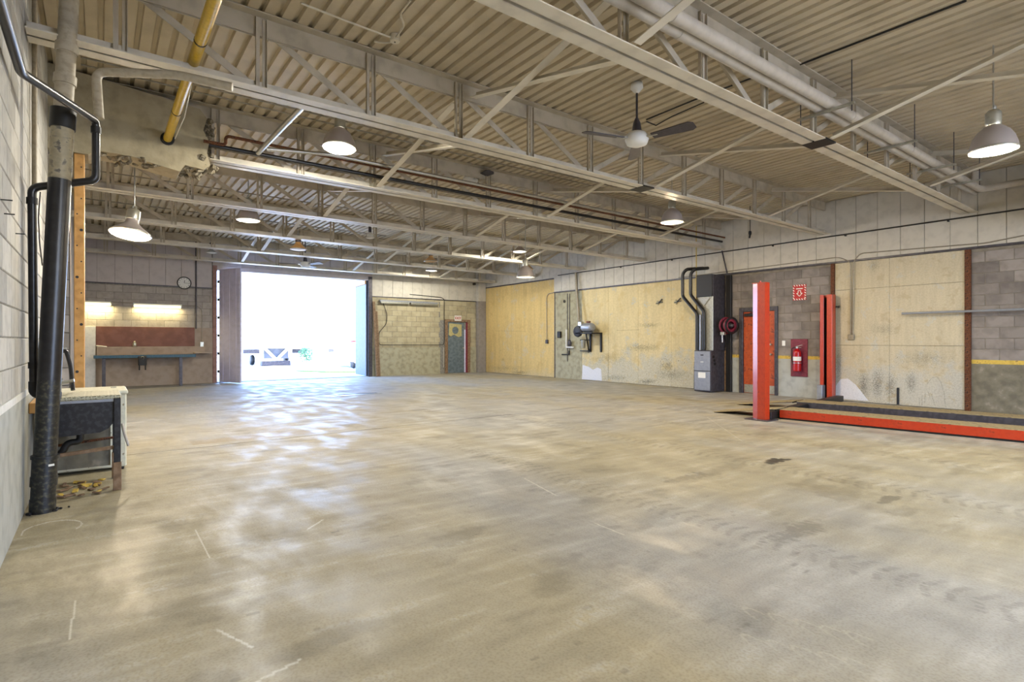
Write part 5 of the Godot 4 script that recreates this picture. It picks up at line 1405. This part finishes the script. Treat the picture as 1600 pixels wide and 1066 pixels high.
# ---------- vehicle lift ----------
func build_lift() -> void:
	var L := thing("vehicle_lift", "orange four-post vehicle lift with two low runways", "vehicle lift")
	# near post: folded section whose angled flange faces the big door
	var c := on_y(1190, 657)
	var tp := 2.25
	var sec := PackedVector2Array([Vector2(0.11, -0.175), Vector2(0.045, -0.175), Vector2(-0.005, -0.070), Vector2(-0.015, 0.065), Vector2(0.11, 0.075), Vector2(0.11, 0.05), Vector2(0.025, 0.045), Vector2(0.03, -0.065), Vector2(0.065, -0.15), Vector2(0.11, -0.15)])
	var flat := Basis(Vector3.RIGHT, Vector3.BACK, Vector3.DOWN)      # section in x,z; thickness runs down
	obj("post", MB.new().prism(sec, tp, Transform3D(flat, Vector3(c.x, tp, c.z))), M.orange, L)
	obj("post_base", MB.new().box(Vector3(c.x + 0.06, 0.008, c.z - 0.04), Vector3(0.34, 0.016, 0.40), 0.004), M.dark_metal, L)
	obj("post_cap", MB.new().box(Vector3(c.x + 0.06, tp + 0.006, c.z - 0.05), Vector3(0.13, 0.012, 0.24), 0.003).cyl(Vector3(c.x + 0.05, tp, c.z - 0.05), Vector3(c.x + 0.05, tp + 0.04, c.z - 0.05), 0.015, 8), M.orange, L)
	# far post: open channel with its chain
	var px := XR - 0.28
	var a := on_x(1281, 533, px).z
	var b := on_x(1300, 533, px).z
	obj("post", MB.new().span(Vector3(px, 0, a), Vector3(px + 0.18, tp + 0.06, a + 0.03), 0.004).span(Vector3(px, 0, b - 0.11), Vector3(px + 0.18, tp + 0.06, b), 0.004).span(Vector3(px + 0.16, 0, a), Vector3(px + 0.18, tp + 0.06, b), 0.004).span(Vector3(px, 0, a + 0.03), Vector3(px + 0.02, tp + 0.06, a + 0.075), 0.004), M.orange, L)
	obj("lift_cable", MB.new().cyl(Vector3(px + 0.08, 0, (a + b) * 0.5), Vector3(px + 0.08, tp, (a + b) * 0.5), 0.025, 8), M.black, L)
	obj("channel_lining", MB.new().span(Vector3(px + 0.15, 0, a + 0.03), Vector3(px + 0.158, tp, b - 0.11)), M.black, L)
	obj("counter_block", MB.new().span(Vector3(px - 0.10, 0.02, a - 0.02), Vector3(px + 0.06, 0.34, b - 0.16), 0.01), M.grey_metal, L)
	# runways
	var n0 := on_y(1218, 655)
	var n1 := on_y(1600, 692.6)
	var dir := (n1 - n0)
	dir.y = 0
	dir = dir.normalized()
	var side := Vector3(-dir.z, 0, dir.x) * -1.0
	if side.x < 0:
		side = -side
	var h := 0.16
	for k in 2:
		var o: Vector3 = n0 + side * (1.50 * k)
		if k == 1:
			o += dir * -0.25
		var w := 0.50
		var e := o + dir * 5.2
		var rw := obj("runway", MB.new().bar(o + side * w * 0.5 + Vector3(0, h - 0.004, 0), e + side * w * 0.5 + Vector3(0, h - 0.004, 0), w, 0.012, Vector3.UP, 0.002), M.runway, L)
		for s in [0.01, w - 0.01]:
			var sm: Material = M.orange if (k == 0 and s < 0.1) else M.dark_metal
			obj("side_beam", MB.new().bar(o + side * s + Vector3(0, h * 0.5 + 0.012, 0), e + side * s + Vector3(0, h * 0.5 + 0.012, 0), 0.02, h - 0.03, Vector3.UP, 0.003), sm, rw)
		obj("toe_strip", MB.new().bar(o + side * 0.02 + Vector3(0, 0.012, 0), e + side * 0.02 + Vector3(0, 0.012, 0), 0.02, 0.022), M.black, rw)
		# approach ramp at the far end
		var ra := o - dir * 0.06
		var rbp := o - dir * 1.15
		var ramp := obj("ramp", MB.new().bar(ra + side * w * 0.5 + Vector3(0, h - 0.004, 0), rbp + side * w * 0.5 + Vector3(0, 0.012, 0), w, 0.012, Vector3.UP, 0.002), M.runway, L)
		obj("ramp_rib", MB.new().bar(ra + side * w * 0.85 + Vector3(0, h - 0.03, 0), rbp + side * w * 0.85 + Vector3(0, 0.0, 0), 0.012, 0.035), M.maroon, ramp)
		obj("hinge_pin", MB.new().cyl(ra + Vector3(0, h - 0.02, 0) - side * 0.02, ra + side * (w + 0.02) + Vector3(0, h - 0.02, 0), 0.014, 8), M.black, ramp)
	# cross beam between near and far posts
	obj("cross_beam", MB.new().bar(Vector3(c.x + 0.12, 0.075, c.z + 0.02), Vector3(px, 0.075, c.z - 0.45), 0.14, 0.12, Vector3.UP, 0.006), M.dark, L)

# ---------- outside ----------
func build_outside() -> void:
	var y := struct("yard_ground")
	obj("concrete", MB.new().span(Vector3(-60, -0.4, ZF - 0.28), Vector3(90, -0.06, -160)), M.yard, y)
	obj("concrete", MB.new().span(Vector3(-40, -0.4, ZB + 0.2), Vector3(60, -0.06, 60)), M.yard, y)
	obj("ramp", MB.new().prism(PackedVector2Array([Vector2(0, -0.06), Vector2(0, 0.0), Vector2(2.2, -0.06)]), DX1 - DX0 + 0.4, Transform3D(Basis(Vector3.UP, PI / 2), Vector3(DX0 - 0.2, 0, ZF - 0.3))), M.plaster, y)
	# grass verge, bushes, trailer, tank, truck
	var g := on_y(548, 583, -0.06)
	var gr := tag(obj("grass_verge", MB.new().prism(PackedVector2Array([Vector2(0, 0), Vector2(6.0, -0.5), Vector2(6.0, -3.2), Vector2(2.2, -2.7), Vector2(0.8, -1.6)]), 0.06, Transform3D(Basis(Vector3.RIGHT, -PI / 2), Vector3(g.x - 1.6, -0.06, g.z + 0.6) + Vector3(0, 0, -3.0))), M.grass), "green grass verge just outside the open door", "grass")
	gr.set_meta("kind", "stuff")
	var tr := thing("flatbed_trailer", "pale flatbed trailer with braced frame parked in the yard", "trailer", on_y(432, 572, -0.06))
	obj("deck", MB.new().box(Vector3(0, 1.05, -1.5), Vector3(3.4, 0.16, 4.0), 0.02), M.white_paint, tr)
	obj("headboard", MB.new().box(Vector3(0, 0.68, -0.16), Vector3(1.3, 0.56, 0.06), 0.01), M.outer_leaf, tr)
	for s in [-1.0, 1.0]:
		obj("frame_brace", MB.new().bar(Vector3(s * 0.62, 0.98, 0), Vector3(0, 0.34, 0), 0.14, 0.10, Vector3.BACK, 0.01).bar(Vector3(s * 0.72, 0.98, 0), Vector3(s * 0.72, 0.30, 0), 0.12, 0.10, Vector3.BACK, 0.01), M.white_paint, tr)
		obj("side_rail", MB.new().box(Vector3(s * 1.25, 0.80, -0.1), Vector3(0.8, 0.24, 0.12), 0.02), M.dark_metal, tr)
		obj("wheel", MB.new().lathe([Vector2(0.0, -0.1), Vector2(0.26, -0.1), Vector2(0.30, 0), Vector2(0.26, 0.1), Vector2(0, 0.1)], 18, Transform3D(Basis(Vector3.BACK, PI / 2), Vector3(s * 0.9, 0.30, -1.6))), M.black, tr)
	obj("axle_box", MB.new().box(Vector3(0.05, 0.14, -0.4), Vector3(1.5, 0.26, 0.4), 0.02), M.dark_metal, tr)
	obj("tow_bar", MB.new().bar(Vector3(-0.1, 1.15, 0.0), Vector3(0.3, 1.5, 0.1), 0.05, 0.05), M.dark_metal, tr)
	var tk := thing("round_tank", "round silver tank on a stand beyond the trailer", "tank", on_y(486, 566, -0.06))
	obj("shell", MB.new().lathe([Vector2(0, 0.6), Vector2(0.22, 0.66), Vector2(0.34, 0.85), Vector2(0.36, 1.0), Vector2(0.30, 1.2), Vector2(0.16, 1.32), Vector2(0, 1.36)], 20), M.zinc, tk)
	for k in 3:
		var an := TAU * k / 3
		obj("leg", MB.new().cyl(Vector3(cos(an) * 0.24, 0, sin(an) * 0.24), Vector3(cos(an) * 0.2, 0.75, sin(an) * 0.2), 0.03, 8), M.galv, tk)
	var bs := on_y(478, 572, -0.06)
	var bu := thing("yard_bush", "rounded green bush in front of the silver tank", "bush", bs)
	var lf := MB.new()
	for i in 240:
		var d := Vector3(rng.randfn(), rng.randfn(), rng.randfn()).normalized() * pow(rng.randf(), 0.4)
		var p := Vector3(0, 0.62, 0) + d * Vector3(0.42, 0.42, 0.42)
		lf.box(p, Vector3(0.09, 0.008, 0.05), 0.0, Basis.from_euler(Vector3(rng.randf() * 6, rng.randf() * 6, rng.randf() * 6)))
	obj("foliage", lf, M.leaf, bu)
	obj("stem", MB.new().cyl(Vector3.ZERO, Vector3(0, 0.5, 0), 0.03, 8), M.old_wood, bu)
	var tv := thing("parked_truck", "pale parked truck with red markings near the grass verge", "truck", on_y(556, 575, -0.06))
	obj("cab", MB.new().box(Vector3(0.5, 0.95, -0.6), Vector3(1.7, 0.7, 2.0), 0.12), M.white_paint, tv)
	obj("body", MB.new().box(Vector3(0.5, 0.50, -1.0), Vector3(1.85, 0.45, 4.2), 0.08), M.white_paint, tv)
	obj("windscreen", MB.new().box(Vector3(0.5, 1.02, 0.36), Vector3(1.4, 0.42, 0.1), 0.03), M.dark_metal, tv)
	obj("red_marking", MB.new().box(Vector3(0.0, 1.34, 0.1), Vector3(0.5, 0.1, 0.3), 0.02), M.sign_red, tv)
	for s in [-0.3, 1.3]:
		obj("wheel", MB.new().lathe([Vector2(0.0, -0.1), Vector2(0.26, -0.1), Vector2(0.30, 0), Vector2(0.26, 0.1), Vector2(0, 0.1)], 18, Transform3D(Basis(Vector3.BACK, PI / 2), Vector3(s, 0.30, 0.5))), M.black, tv)
	# low sheds along the far side of the yard
	for q in [[520, 560, 9.0, 0.9, "long low pale shed along the far side of the yard"]]:
		var sp := on_y(q[0], 556, -0.06)
		var sh := thing("yard_shed", q[4], "shed", sp)
		obj("walls", MB.new().box(Vector3(0, q[3] * 0.5, -2), Vector3(q[2], q[3], 3.0), 0.03), M.siding, sh)
		obj("roof", MB.new().prism(PackedVector2Array([Vector2(-q[2] * 0.52, q[3]), Vector2(q[2] * 0.52, q[3]), Vector2(0, q[3] + 0.35)]), 3.3, Transform3D(Basis(), Vector3(0, 0, -3.65))), M.white_paint, sh)
		for i in 3:
			obj("window", MB.new().box(Vector3((i - 1) * q[2] * 0.28, q[3] * 0.55, -0.48), Vector3(0.5, 0.3, 0.04), 0.01), M.dark_metal, sh)
